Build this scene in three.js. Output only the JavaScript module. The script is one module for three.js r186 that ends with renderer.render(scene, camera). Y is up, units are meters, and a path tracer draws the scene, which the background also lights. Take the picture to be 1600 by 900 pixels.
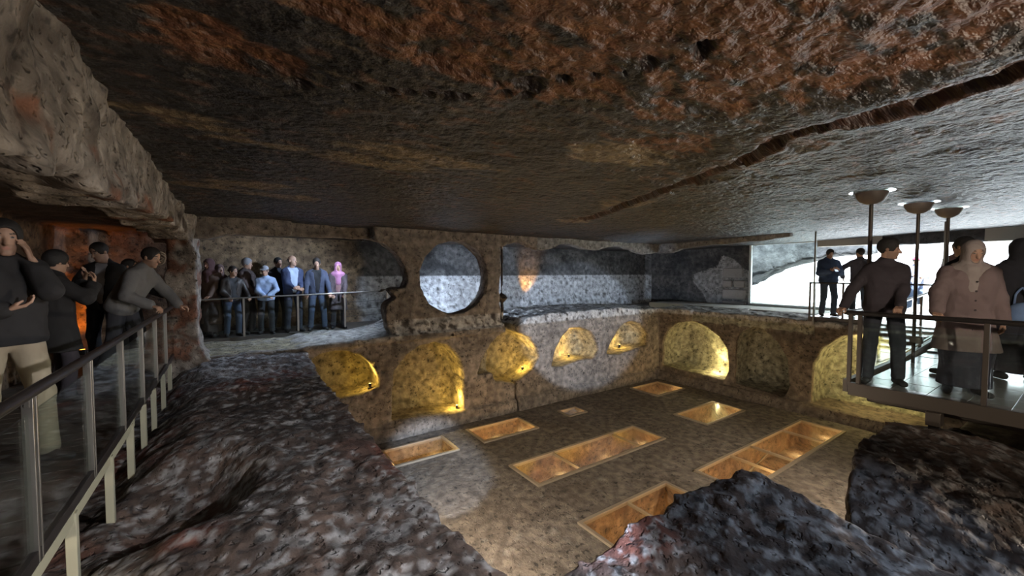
import * as THREE from 'three';
import { mergeGeometries } from 'three/addons/utils/BufferGeometryUtils.js';
import { RoundedBoxGeometry } from 'three/addons/geometries/RoundedBoxGeometry.js';
import { RectAreaLightUniformsLib } from 'three/addons/lights/RectAreaLightUniformsLib.js';

// ───────────── camera, sky, sun, exposure ─────────────
// x runs along the back wall of the burial pit, -z towards it, y = 0 is the level of the walkways
const scene = new THREE.Scene();
const camera = new THREE.PerspectiveCamera(2 * Math.atan(450 / 640) * 180 / Math.PI, 16 / 9, 0.05, 200);
camera.position.set(0, 1.35, 0);
camera.rotation.set(-Math.atan(25 / 640), -34.5 * Math.PI / 180, 0, 'YXZ');
scene.add(camera);
const renderer = new THREE.WebGLRenderer({ antialias: true });
renderer.toneMapping = THREE.LinearToneMapping;
renderer.toneMappingExposure = 2.25;
renderer.shadowMap.enabled = true;
renderer.shadowMap.type = THREE.PCFSoftShadowMap;
RectAreaLightUniformsLib.init();
scene.background = new THREE.Color().setRGB(0.62, 0.78, 1.0);      // hazy daylight sky over the courtyard
scene.backgroundIntensity = 7;
const sun = new THREE.DirectionalLight(new THREE.Color().setRGB(0.80, 0.90, 1.0), 28);               // high sun, lights the courtyard cliff only
sun.position.set(6, 24, 4); sun.target.position.set(19, 0, -3);
sun.shadow.radius = 1; sun.shadow.mapSize.set(2048, 2048);
Object.assign(sun.shadow.camera, { left: -14, right: 14, top: 14, bottom: -14, near: 1, far: 60 });
sun.castShadow = true; scene.add(sun, sun.target);
const COLD = new THREE.Color().setRGB(0.58, 0.74, 1.0), NIGHT = new THREE.Color().setRGB(1, 0.86, 0.70);
const AMBER = new THREE.Color().setRGB(1, 0.66, 0.14), TOMB = new THREE.Color().setRGB(1, 0.60, 0.23), EMBER = new THREE.Color().setRGB(1, 0.30, 0.03);

// ───────────── helpers: noise, distance fields, mesher, textures ─────────────
let seed = 20;
const rnd = () => { seed = (seed * 1664525 + 1013904223) >>> 0; return seed / 4294967296; };
const PERM = new Uint8Array(512); { const p = [...Array(256).keys()]; for (let i = 255; i > 0; i--) { const j = Math.floor(rnd() * (i + 1)); [p[i], p[j]] = [p[j], p[i]]; } for (let i = 0; i < 512; i++) PERM[i] = p[i & 255]; }
const GX = new Float32Array(256), GY = new Float32Array(256), GZ = new Float32Array(256);
for (let i = 0; i < 256; i++) { const a = rnd() * 2 * Math.PI, c = rnd() * 2 - 1, s = Math.sqrt(1 - c * c); GX[i] = Math.cos(a) * s; GY[i] = Math.sin(a) * s; GZ[i] = c; }
function n3(x, y, z, per = 256) {                                   // gradient noise, about -0.8..0.8; periodic in x and y when per is given
  const fx = Math.floor(x), fy = Math.floor(y), fz = Math.floor(z), u = x - fx, v = y - fy, w = z - fz;
  let X = fx % per, Y = fy % per; if (X < 0) X += per; if (Y < 0) Y += per;
  const X1 = (X + 1) % per & 255, Y1 = (Y + 1) % per & 255, Z = fz & 255; X &= 255; Y &= 255;
  const s = u * u * u * (u * (u * 6 - 15) + 10), t = v * v * v * (v * (v * 6 - 15) + 10), r = w * w * w * (w * (w * 6 - 15) + 10);
  const a0 = PERM[PERM[X] + Y], a1 = PERM[PERM[X] + Y1], b0 = PERM[PERM[X1] + Y], b1 = PERM[PERM[X1] + Y1];
  const g = (h, p, q, o) => GX[h] * p + GY[h] * q + GZ[h] * o;
  const lo = (1 - t) * ((1 - s) * g(PERM[a0 + Z], u, v, w) + s * g(PERM[b0 + Z], u - 1, v, w)) + t * ((1 - s) * g(PERM[a1 + Z], u, v - 1, w) + s * g(PERM[b1 + Z], u - 1, v - 1, w));
  const Z1 = Z + 1;
  const hi = (1 - t) * ((1 - s) * g(PERM[a0 + Z1], u, v, w - 1) + s * g(PERM[b0 + Z1], u - 1, v, w - 1)) + t * ((1 - s) * g(PERM[a1 + Z1], u, v - 1, w - 1) + s * g(PERM[b1 + Z1], u - 1, v - 1, w - 1));
  return (1 - r) * lo + r * hi;
}
function fbm(x, y, z, oct, gain = 0.5) { let a = 1, s = 0; for (let i = 0; i < oct; i++) { s += a * n3(x, y, z); x = x * 2.03 + 17.1; y = y * 2.03 + 5.7; z = z * 2.03 + 9.3; a *= gain; } return s; }
function ridge(x, y, z, oct) { let a = 1, s = 0; for (let i = 0; i < oct; i++) { s += a * (0.45 - Math.abs(n3(x, y, z))); x = x * 2.1 + 3.1; y = y * 2.1 + 7.7; z = z * 2.1 + 1.3; a *= 0.5; } return s; }
const clamp = (x, a = 0, b = 1) => x < a ? a : x > b ? b : x;
const sstep = (a, b, x) => { const t = clamp((x - a) / (b - a)); return t * t * (3 - 2 * t); };
const smin = (a, b, k) => { const h = k - Math.abs(a - b); return h > 0 ? Math.min(a, b) - h * h / (4 * k) : Math.min(a, b); };
const smax = (a, b, k) => -smin(-a, -b, k);
function lerpTable(t) { return (x) => { if (x <= t[0][0]) return t[0][1]; for (let i = 1; i < t.length; i++) if (x < t[i][0]) { const f = (x - t[i - 1][0]) / (t[i][0] - t[i - 1][0]); return t[i - 1][1] + f * (t[i][1] - t[i - 1][1]); } return t[t.length - 1][1]; }; }
function poly(pts) {                                                // signed distance to a 2-D polygon
  const n = pts.length;
  return (x, y) => {
    let d = Infinity, s = 1;
    for (let i = 0, j = n - 1; i < n; j = i++) {
      const [ax, ay] = pts[i], [bx, by] = pts[j], ex = bx - ax, ey = by - ay, wx = x - ax, wy = y - ay;
      const t = clamp((wx * ex + wy * ey) / (ex * ex + ey * ey)), px = wx - ex * t, py = wy - ey * t, q = px * px + py * py;
      if (q < d) d = q;
      const c1 = y >= ay, c2 = y < by, c3 = ex * wy > ey * wx;
      if ((c1 && c2 && c3) || (!c1 && !c2 && !c3)) s = -s;
    }
    return s * Math.sqrt(d);
  };
}
function arch(l, r, bottom, spring, top, n = 12) {                  // outline of an arched niche
  const p = [[l, bottom], [r, bottom]]; const c = (l + r) / 2, h = (r - l) / 2;
  for (let i = 0; i <= n; i++) { const a = Math.PI * i / n; p.push([c + h * Math.cos(a), spring + (top - spring) * Math.sin(a)]); }
  return p;
}
// surface nets over a distance field: one welded, smooth mesh
function netMesh(f, lo, hi, cell, slack = 0.08, out = null) {
  const B = 4, nx = Math.ceil((hi[0] - lo[0]) / cell / B) * B, ny = Math.ceil((hi[1] - lo[1]) / cell / B) * B, nz = Math.ceil((hi[2] - lo[2]) / cell / B) * B;
  const sx = ny * nz, sy = nz, at = new Map(), cells = [], pos = [], v = new Float32Array(125), half = cell * B * 0.87 + slack;
  for (let bi = 0; bi < nx; bi += B) for (let bj = 0; bj < ny; bj += B) for (let bk = 0; bk < nz; bk += B) {
    const c = f(lo[0] + (bi + 2) * cell, lo[1] + (bj + 2) * cell, lo[2] + (bk + 2) * cell);
    if (Math.abs(c) > half) continue;
    for (let i = 0, q = 0; i < 5; i++) for (let j = 0; j < 5; j++) for (let k = 0; k < 5; k++, q++) v[q] = f(lo[0] + (bi + i) * cell, lo[1] + (bj + j) * cell, lo[2] + (bk + k) * cell);
    for (let i = 0; i < B; i++) for (let j = 0; j < B; j++) for (let k = 0; k < B; k++) {
      const q = i * 25 + j * 5 + k, c0 = v[q], c1 = v[q + 25], c2 = v[q + 5], c3 = v[q + 30], c4 = v[q + 1], c5 = v[q + 26], c6 = v[q + 6], c7 = v[q + 31];
      const neg = (c0 < 0) + (c1 < 0) + (c2 < 0) + (c3 < 0) + (c4 < 0) + (c5 < 0) + (c6 < 0) + (c7 < 0);
      if (neg === 0 || neg === 8) continue;
      let X = 0, Y = 0, Z = 0, m = 0;
      const e = (a, b, x, y, z, dx, dy, dz) => { if ((a < 0) !== (b < 0)) { const t = a / (a - b); X += x + dx * t; Y += y + dy * t; Z += z + dz * t; m++; } };
      e(c0, c1, 0, 0, 0, 1, 0, 0); e(c2, c3, 0, 1, 0, 1, 0, 0); e(c4, c5, 0, 0, 1, 1, 0, 0); e(c6, c7, 0, 1, 1, 1, 0, 0);
      e(c0, c2, 0, 0, 0, 0, 1, 0); e(c1, c3, 1, 0, 0, 0, 1, 0); e(c4, c6, 0, 0, 1, 0, 1, 0); e(c5, c7, 1, 0, 1, 0, 1, 0);
      e(c0, c4, 0, 0, 0, 0, 0, 1); e(c1, c5, 1, 0, 0, 0, 0, 1); e(c2, c6, 0, 1, 0, 0, 0, 1); e(c3, c7, 1, 1, 0, 0, 0, 1);
      const I = bi + i, J = bj + j, K = bk + k, id = I * sx + J * sy + K;
      at.set(id, cells.length); pos.push(lo[0] + (I + X / m) * cell, lo[1] + (J + Y / m) * cell, lo[2] + (K + Z / m) * cell);
      cells.push([id, I, J, K, c0 < 0, (c0 < 0) !== (c1 < 0), (c0 < 0) !== (c2 < 0), (c0 < 0) !== (c4 < 0)]);
    }
  }
  const idx = [];
  const quad = (a, b, c, d, flip) => { if (a === undefined || b === undefined || c === undefined || d === undefined) return; if (flip) idx.push(a, c, b, b, c, d); else idx.push(a, b, c, c, b, d); };
  for (let n = 0; n < cells.length; n++) {
    const [id, I, J, K, s, ex, ey, ez] = cells[n];
    if (ex && J && K) quad(at.get(id - sy - 1), at.get(id - 1), at.get(id - sy), n, !s);
    if (ey && I && K) quad(at.get(id - sx - 1), at.get(id - sx), at.get(id - 1), n, !s);
    if (ez && I && J) quad(at.get(id - sx - sy), at.get(id - sy), at.get(id - sx), n, !s);
  }
  const g = new THREE.BufferGeometry();
  g.setAttribute('position', new THREE.Float32BufferAttribute(pos, 3)); g.setIndex(idx); g.computeVertexNormals();
  return g;
}
// a sheet on a graded grid of u and v; skip(u, v) leaves holes; place(u, v) -> [x, y, z]
function sheet(us, vs, place, skip, flip) {
  const pos = [], idx = [], nv = vs.length;
  for (const u of us) for (const v of vs) pos.push(...place(u, v));
  for (let i = 0; i + 1 < us.length; i++) for (let j = 0; j + 1 < nv; j++) {
    if (skip && skip((us[i] + us[i + 1]) / 2, (vs[j] + vs[j + 1]) / 2)) continue;
    const a = i * nv + j, b = a + 1, c = a + nv, d = c + 1;
    if (flip) idx.push(a, c, b, b, c, d); else idx.push(a, b, c, b, d, c);
  }
  const g = new THREE.BufferGeometry();
  g.setAttribute('position', new THREE.Float32BufferAttribute(pos, 3)); g.setIndex(idx); g.computeVertexNormals();
  return g;
}
function graded(a, b, step, cuts = []) {                             // grid lines a..b, step(x) apart, passing through the cuts
  const stops = [a, ...cuts.filter((c) => c > a && c < b).sort((p, q) => p - q), b], out = [a];
  for (let i = 1; i < stops.length; i++) { const s = stops[i - 1], e = stops[i], n = Math.max(1, Math.round((e - s) / step((s + e) / 2))); if (e - s < 1e-6) continue;
    if (cuts.length) { for (let k = 1; k <= n; k++) out.push(s + (e - s) * k / n); } else { let x = s; while (x < e - step(x) * 0.5) { x += step(x); out.push(Math.min(x, e)); } if (out[out.length - 1] < e) out.push(e); } }
  return out;
}
const col = (r, g, b) => [r, g, b];
const mix3 = (a, b, t) => [a[0] + (b[0] - a[0]) * t, a[1] + (b[1] - a[1]) * t, a[2] + (b[2] - a[2]) * t];
function finish(g, ua, va, colour) {                                 // uv in metres along two oblique axes, vertex colours of the material
  const boxed = ua === 'box'; if (boxed) boxLayout(g);
  const p = g.attributes.position, n = g.attributes.normal, uv = new Float32Array(p.count * 2), c = colour ? new Float32Array(p.count * 3) : null;
  for (let i = 0; i < p.count; i++) {
    const x = p.getX(i), y = p.getY(i), z = p.getZ(i);
    if (!boxed) { uv[2 * i] = x * ua[0] + y * ua[1] + z * ua[2]; uv[2 * i + 1] = x * va[0] + y * va[1] + z * va[2]; }
    if (c) { const k = colour(x, y, z, n.getX(i), n.getY(i), n.getZ(i)); c[3 * i] = k[0]; c[3 * i + 1] = k[1]; c[3 * i + 2] = k[2]; }
  }
  if (!boxed) g.setAttribute('uv', new THREE.BufferAttribute(uv, 2)); if (c) g.setAttribute('color', new THREE.BufferAttribute(c, 3));
  return g;
}
const BOXUV = ['box', null];                                          // each face laid out along its own main axis, in metres
function boxLayout(g) {
  const p = g.attributes.position.array, n = g.attributes.normal.array, ix = g.index.array, pos = [], nor = [], uv = [], idx = new Uint32Array(ix.length), seen = new Map();
  for (let t = 0; t < ix.length; t += 3) {
    let a = 0, b = 0, c = 0; for (let k = 0; k < 3; k++) { const v = ix[t + k] * 3; a += n[v]; b += n[v + 1]; c += n[v + 2]; }
    a = Math.abs(a); b = Math.abs(b) * 1.05; c = Math.abs(c); const ax = a > b && a > c ? 0 : b > c ? 1 : 2;
    for (let k = 0; k < 3; k++) {
      const v = ix[t + k], key = v * 3 + ax; let m = seen.get(key);
      if (m === undefined) { m = pos.length / 3; seen.set(key, m); const x = p[v * 3], y = p[v * 3 + 1], z = p[v * 3 + 2]; pos.push(x, y, z); nor.push(n[v * 3], n[v * 3 + 1], n[v * 3 + 2]); if (ax === 0) uv.push(z, y); else if (ax === 1) uv.push(x, z); else uv.push(x, y); }
      idx[t + k] = m;
    }
  }
  g.setAttribute('position', new THREE.Float32BufferAttribute(pos, 3)); g.setAttribute('normal', new THREE.Float32BufferAttribute(nor, 3)); g.setAttribute('uv', new THREE.Float32BufferAttribute(uv, 2)); g.setIndex(new THREE.BufferAttribute(idx, 1));
}
const FLOORUV = [[1, 0.55, 0], [0, 0.6, 1]], WALLZ = [[1, 0, 0.55], [0, 1, 0.6]], WALLX = [[0.55, 0, 1], [0.6, 1, 0]];

function tex(size, repeat, f, srgb) {                                // f(u, v) in 0..1 -> grey 0..1
  const d = new Uint8Array(size * size * 4);
  for (let j = 0, k = 0; j < size; j++) for (let i = 0; i < size; i++, k += 4) { const v = clamp(f(i / size, j / size)) * 255; d[k] = d[k + 1] = d[k + 2] = v; d[k + 3] = 255; }
  const t = new THREE.DataTexture(d, size, size); t.wrapS = t.wrapT = THREE.RepeatWrapping; t.magFilter = THREE.LinearFilter; t.minFilter = THREE.LinearMipmapLinearFilter; t.generateMipmaps = true;
  t.repeat.set(repeat, repeat); if (srgb) t.colorSpace = THREE.SRGBColorSpace; t.needsUpdate = true; return t;
}
const pf = (u, v, f0, oct, z = 0) => { let a = 1, s = 0, f = f0; for (let i = 0; i < oct; i++) { s += a * n3(u * f, v * f, z + i * 7.3, f); f *= 2; a *= 0.55; } return s; };
const bumpTex = tex(1024, 0.5, (u, v) => { const p = pf(u, v, 12, 6); const h = pf(u, v, 40, 3, 50); return 0.55 + 0.45 * p - 0.4 * sstep(0.25, 0.5, h); });
const grainTex = tex(1024, 0.45, (u, v) => 0.84 + 0.34 * pf(u, v, 14, 6, 90) - 0.3 * sstep(0.16, 0.42, pf(u, v, 34, 3, 30)) * sstep(-0.25, 0.2, pf(u, v, 5, 2, 61)), true);
const chiselTex = tex(1024, 0.4, (u, v) => { let a = 1, s = 0, fx = 12, fy = 26; for (let i = 0; i < 5; i++) { const X = u * fx, Y = v * fy; s += a * n3(X, Y, 3 + i * 11, fx); fx *= 2; fy *= 2; a *= 0.6; } return 0.5 + 0.30 * s + 0.34 * pf(u, v, 30, 5, 44); });
const clothTex = tex(256, 6, (u, v) => 0.5 + 0.25 * Math.sin(u * 2 * Math.PI * 64) * Math.sin(v * 2 * Math.PI * 64) + 0.25 * pf(u, v, 8, 4, 12));
const rockMat = (o = {}) => new THREE.MeshStandardMaterial({ vertexColors: true, roughness: 0.93, map: grainTex, bumpMap: bumpTex, bumpScale: 0.02, ...o });
const M = {
  wall: rockMat({ bumpScale: 0.03 }), floor: rockMat({ bumpScale: 0.035 }), rock: rockMat({ bumpScale: 0.04, roughness: 0.85 }),
  ceiling: rockMat({ bumpMap: chiselTex, bumpScale: 0.055, roughness: 0.5 }),
  gallery: rockMat({ roughness: 0.9 }), earth: rockMat({ bumpScale: 0.03 }),
  outside: new THREE.MeshStandardMaterial({ color: new THREE.Color().setRGB(0.72, 0.69, 0.63), roughness: 0.95, map: grainTex, bumpMap: bumpTex, bumpScale: 0.02 }),
  steel: new THREE.MeshStandardMaterial({ color: new THREE.Color().setRGB(0.30, 0.28, 0.25), metalness: 0.85, roughness: 0.38 }),
  brownSteel: new THREE.MeshStandardMaterial({ color: new THREE.Color().setRGB(0.085, 0.068, 0.054), metalness: 0.35, roughness: 0.45 }),
  dark: new THREE.MeshStandardMaterial({ color: new THREE.Color().setRGB(0.035, 0.03, 0.028), metalness: 0.3, roughness: 0.3 }),
  legPaint: new THREE.MeshStandardMaterial({ color: new THREE.Color().setRGB(0.36, 0.34, 0.24), roughness: 0.5 }),
  white: new THREE.MeshStandardMaterial({ color: new THREE.Color().setRGB(0.62, 0.62, 0.60), roughness: 0.5 }),
  beige: new THREE.MeshStandardMaterial({ color: new THREE.Color().setRGB(0.42, 0.37, 0.30), roughness: 0.8 }),
  glass: new THREE.MeshPhysicalMaterial({ color: new THREE.Color().setRGB(0.93, 0.97, 0.95), transmission: 1, thickness: 0, roughness: 0.03, ior: 1.5 }),
  tombGlass: new THREE.MeshPhysicalMaterial({ color: new THREE.Color().setRGB(0.94, 0.95, 0.93), transmission: 1, thickness: 0, roughness: 0.11, ior: 1.5 }),
  deck: new THREE.MeshStandardMaterial({ color: new THREE.Color().setRGB(0.34, 0.33, 0.32), roughness: 0.22, bumpMap: bumpTex, bumpScale: 0.002 }),
  deckDark: new THREE.MeshStandardMaterial({ color: new THREE.Color().setRGB(0.11, 0.09, 0.075), roughness: 0.5, bumpMap: bumpTex, bumpScale: 0.004 }),
};
const glow = (c, k) => new THREE.MeshStandardMaterial({ color: 0x221a10, emissive: c, emissiveIntensity: k });

// ───────────── helpers: naming ─────────────
const taken = new Map();
function numbered(name) { const k = taken.get(name) ?? 0; taken.set(name, k + 1); return k ? name + '_' + String(k).padStart(3, '0') : name; }
function mesh(name, g, m, parent = scene) { const o = new THREE.Mesh(g, m); o.name = numbered(name); parent.add(o); return o; }
function struct(name, g, m) { const o = mesh(name, g, m); o.userData.kind = 'structure'; return o; }
function thing(name, label, category, [x, y, z] = [0, 0, 0], turn = 0, group) {
  const o = new THREE.Group(); o.name = numbered(name); o.position.set(x, y, z); o.rotation.y = turn; scene.add(o);
  o.userData = { label, category }; if (group) o.userData.group = group; return o;
}
function box(x0, x1, y0, y1, z0, z1, r = 0) {
  const w = x1 - x0, h = y1 - y0, d = z1 - z0;
  const g = r ? new RoundedBoxGeometry(w, h, d, 1, Math.min(r, w / 2.01, h / 2.01, d / 2.01)) : new THREE.BoxGeometry(w, h, d);
  g.translate((x0 + x1) / 2, (y0 + y1) / 2, (z0 + z1) / 2); return g;
}
function bar(a, b, r, seg = 10, r2 = r) {
  const A = new THREE.Vector3(...a), Bv = new THREE.Vector3(...b), d = Bv.clone().sub(A), g = new THREE.CylinderGeometry(r2, r, d.length(), seg);
  g.applyQuaternion(new THREE.Quaternion().setFromUnitVectors(new THREE.Vector3(0, 1, 0), d.normalize())); g.translate(...A.add(Bv).multiplyScalar(0.5).toArray()); return g;
}
function tube(pts, r, seg = 8) { return new THREE.TubeGeometry(new THREE.CatmullRomCurve3(pts.map((p) => new THREE.Vector3(...p)), false, 'catmullrom', 0.2), pts.length * 6, r, seg); }
function join(list) { return mergeGeometries(list.map((g) => { const q = g.index ? g.toNonIndexed() : g; for (const k of Object.keys(q.attributes)) if (!['position', 'normal', 'uv'].includes(k)) q.deleteAttribute(k); return q; })); }

// ───────────── the setting ─────────────
const ceilY = (z) => 2.3 + 0.02 * (z + 8.75);
const crackPts = [[6.5, -9.4], [6.04, -7.13], [5.14, -4.56], [4.53, -3.28], [4.49, -2.89], [4.17, -2.14], [3.62, -1.3], [3.7, -0.95], [3.66, -0.68], [3.55, -0.29], [3.5, 0.5]];
function crackDist(x, z) {                                            // [distance, width] of the fissure in the ceiling
  let d = 9, s = 0;
  for (let i = 1; i < crackPts.length; i++) { const [ax, az] = crackPts[i - 1], [bx, bz] = crackPts[i], ex = bx - ax, ez = bz - az, t = clamp(((x - ax) * ex + (z - az) * ez) / (ex * ex + ez * ez)); const q = Math.hypot(x - ax - ex * t, z - az - ez * t); if (q < d) { d = q; s = i + t; } }
  return [d, s < 2.5 ? 0.025 : s < 4.2 ? 0.16 : s < 6 ? 0.12 : s < 8 ? 0.17 : 0.2];
}
const holes = [[1.49, -1.97, .10], [1.55, -2.10, .055], [1.40, -2.12, .05], [1.30, -2.05, .03], [1.12, -2.33, .07], [1.2, -2.28, .05], [1.63, -1.84, .05], [1.76, -1.72, .035], [.9, -2.4, .04], [.78, -2.45, .06], [.6, -2.5, .05], [1.9, -1.46, .06], [1.99, -1.2, .07], [2.06, -1.24, .05], [1.0, -2.36, .05], [1.85, -1.6, .03], [.35, -2.62, .06]];
const spots = (list, x, z) => { let w = 0; for (const [cx, cz, rx, rz] of list) { const a = (x - cx) / rx, b = (z - cz) / rz; w = Math.max(w, 1 - Math.sqrt(a * a + b * b)); } return w; };
const orangeAt = [[1.45, -1.25, .85, .75], [2.2, -1.0, .8, .7], [2.5, -1.4, .55, .5], [.1, -2.45, .42, .16], [.45, -1.85, .38, .12], [.85, -1.7, .35, .3], [1.0, -1.95, .35, .14], [1.5, -1.75, .7, .4], [2.9, -.8, .5, .5], [2.3, -.4, 1, .6], [3.2, -2.2, .6, .4], [-.1, -2.3, .25, .1]];
const tanAt = [[-.35, -3.56, .45, .1], [-.1, -3.75, .4, .1], [.3, -3.95, .5, .1], [1.5, -3.6, .9, .25], [1.2, -4.0, .8, .2], [.2, -5.6, .7, .2], [-.2, -6, .5, .2], [.6, -6.2, .6, .2], [3.0, -2.6, .7, .35], [5.6, -6.0, .5, .35], [4.9, -4.1, .5, .5]];
{
  const step = (x) => x < 4.2 ? 0.026 : x < 7 ? 0.04 : x < 10 ? 0.06 : 0.09, stepZ = (z) => z > -3.2 ? 0.024 : z > -6 ? 0.04 : 0.07;
  const us = graded(-0.75, 16.1, step), vs = graded(-12.1, 2.6, stepZ);
  const hgt = (x, z) => {
    let y = ceilY(z) + 0.04 * fbm(x * 0.8, 3, z * 0.8, 3) + 0.016 * fbm(x * 4, z * 6.5, 1, 4);
    const w = spots(orangeAt, x, z); if (w > 0) y += 0.05 * sstep(0, 0.5, w) * ridge(x * 3.5, z * 5, 4, 4);
    const [d, w0] = crackDist(x + 0.08 * fbm(x * 4, z * 4, 2, 3), z + 0.13 * fbm(x * 3.5, z * 3.5, 6, 4)), wd = w0 * (0.75 + 0.7 * n3(x * 1.7, z * 1.7, 8)); y += 0.085 * Math.min(1, wd * 8) * (1 - sstep(wd * 0.45, wd, d)) + (d < 0.6 && wd > 0.1 ? -0.03 * sstep(0.6, wd, d) : 0);
    for (const [cx, cz, r] of holes) { const q = Math.hypot((x - cx) * 0.8, z - cz) + 0.015 * n3(x * 20, z * 20, 5); if (q < r) y += 0.045 * (1 - sstep(r * 0.35, r, q)); }
    return y + 0.006 * fbm(x * 12, z * 26, 9, 3);
  };
  const soot = [0.020, 0.017, 0.015], grey = [0.07, 0.064, 0.059], rust = [0.26, 0.115, 0.05], rust2 = [0.17, 0.06, 0.028], tan = [0.30, 0.215, 0.115];
  const colour = (x, y, z) => {
    const n = fbm(x * 1.1, z * 2.2, 20, 5), m = fbm(x * 4, z * 9, 31, 4), s = fbm(x * 2, z * 14, 8, 4);
    let c = mix3(soot, grey, clamp(0.38 + 0.8 * n + 0.7 * m)); 
    const o = spots(orangeAt, x + 0.25 * m, z + 0.18 * n); c = mix3(c, mix3(rust, rust2, clamp(0.5 + 1.2 * s)), sstep(0.2, 0.48, o + 1.2 * m + 0.35 * n) * sstep(-0.15, 0.15, o));
    const t = spots(tanAt, x, z); c = mix3(c, tan, 0.85 * sstep(0.1, 0.4, t + 0.55 * s + 0.1 * m) * sstep(-0.2, 0.2, t));
    for (const [hx, hz, r] of holes) if (Math.hypot((x - hx) * 0.8, z - hz) < r * 0.95) c = [0.03, 0.016, 0.013];  // insides of the holes coloured dark, their shade put into the colour
    const [d, wd] = crackDist(x + 0.08 * fbm(x * 4, z * 4, 2, 3), z + 0.13 * fbm(x * 3.5, z * 3.5, 6, 4)); if (d < wd) c = mix3([0.06, 0.03, 0.02], rust2, clamp(0.2 + m)); return c;
  };
  const g = sheet(us, vs, (x, z) => [x, hgt(x, z), z], null, true);
  struct('ceiling', finish(g, ...FLOORUV, colour), M.ceiling);
  struct('ceiling', box(-2.7, 16.3, 2.62, 3.0, -12.4, 2.9), M.beige);                      // the rock above
}
// pit floor with the rectangular grave openings
const graves = [                                                                          // x0, x1, z0, z1, mullions at x
  [1.95, 3.75, -8.22, -7.45, [2.47]], [4.42, 5.82, -8.22, -7.45, []], [7.0, 7.54, -8.0, -7.6, []], [4.27, 7.72, -6.22, -5.4, [5.27, 7.0]],
  [10.28, 11.57, -8.34, -7.4, []], [9.3, 11.02, -6.14, -5.32, []], [6.95, 11.42, -4.14, -3.3, [8.1, 8.9, 10.4]], [4.11, 6.1, -4.2, -3.4, [5.1]],
];
const PIT = -2.3;
{
  const lime = [0.225, 0.185, 0.145], dusk = [0.155, 0.12, 0.088], pale = [0.30, 0.265, 0.225];
  const cx = graves.flatMap((g) => [g[0], g[1]]), cz = graves.flatMap((g) => [g[2], g[3]]);
  const inside = (x, z, e = 0) => graves.some((g) => x > g[0] - e && x < g[1] + e && z > g[2] - e && z < g[3] + e);
  const edge = (x, z) => { let d = 9; for (const g of graves) d = Math.min(d, Math.max(g[0] - x, x - g[1], g[2] - z, z - g[3])); return d; };
  const g = sheet(graded(0.9, 12.5, () => 0.042, cx), graded(-9.0, -0.4, () => 0.036, cz), (x, z) => {
    const k = sstep(0.02, 0.2, edge(x, z));
    let y = PIT + k * (0.02 * fbm(x * 1.5, z * 1.5, 2, 4) + 0.014 * ridge(x * 5, z * 5, 7, 3) - 0.008 + 0.006 * fbm(x * 14, z * 14, 3, 2));
    y -= k * 0.035 * (1 - sstep(0.01, 0.045, Math.abs(x - 6.1 - 0.5 * (z + 4.6) + 0.05 * n3(x * 3, z * 3, 1)))) * (Math.abs(z + 4.45) < 0.35 ? 1 : 0);
    return [x, y, z];
  }, (x, z) => inside(x, z));
  struct('floor', finish(g, ...FLOORUV, (x, y, z) => {
    const n = fbm(x * 0.7, z * 0.7, 12, 4), m = fbm(x * 5, z * 5, 4, 4);
    return mix3(mix3(lime, dusk, clamp(0.45 + 1.1 * n + 0.6 * m)), pale, sstep(0.25, 0.55, m - 0.3 * n) * 0.7);
  }), M.floor);
  struct('foundation', box(-2.7, 16.3, -3.5, -3.1, -12.4, 2.9), M.beige);
}
// lower back wall with its niches, the ledge above it
const BZ = -8.75;
const backNiches = [
  { p: [[1.0, -1.25], [2.2, -1.2], [2.58, -1.1], [2.55, -0.85], [2.42, -0.6], [2.2, -0.38], [1.85, -0.24], [1.45, -0.27], [1.1, -0.45], [0.9, -0.8]], d: 0.75 },
  { p: [[2.84, -1.93], [4.6, -2.0], [4.63, -1.2], [4.5, -0.72], [4.2, -0.38], [3.85, -0.27], [3.5, -0.31], [3.15, -0.52], [2.92, -0.8], [2.86, -1.2]], d: 0.8 },
  { p: [[5.42, -1.2], [5.5, -1.42], [6.15, -1.58], [6.7, -1.3], [6.95, -1.0], [6.9, -0.75], [6.6, -0.4], [6.15, -0.2], [5.7, -0.22], [5.45, -0.45]], d: 0.85 },
  { p: [[4.98, -1.2], [5.46, -1.2], [5.6, -0.3], [5.35, -0.5], [5.1, -0.85]], d: 0.3 },
  { p: [[7.38, -1.3], [7.8, -1.36], [8.5, -1.26], [9.1, -1.28], [9.28, -1.1], [9.2, -0.8], [8.95, -0.45], [8.5, -0.28], [8.05, -0.27], [7.75, -0.5], [7.5, -0.85]], d: 0.85 },
  { p: [[9.6, -1.2], [10.2, -1.3], [10.8, -1.22], [11.6, -1.12], [11.65, -0.75], [11.3, -0.4], [10.8, -0.25], [10.4, -0.3], [10.05, -0.55], [9.75, -0.9]], d: 0.8 },
].map((n) => ({ f: poly(n.p), d: n.d, x0: Math.min(...n.p.map((q) => q[0])) - 0.4, x1: Math.max(...n.p.map((q) => q[0])) + 0.4 }));
const wallHoles = [[2.87, -0.2, .06], [4.28, -0.13, .05], [4.72, -0.25, .035], [2.48, -0.62, .05], [2.66, -0.77, .07], [4.72, -0.7, .06], [4.75, -0.85, .06], [4.70, -1.5, .045], [2.8, -1.6, .05], [3.35, -0.2, .035], [2.5, -1.0, .06], [2.45, -1.2, .05], [3.0, -2.0, .03], [5.3, -2.0, .03], [7.05, -0.6, .05], [9.45, -0.8, .05], [7.2, -1.7, .03], [8.6, -1.75, .035], [9.2, -1.9, .03]];
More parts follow.
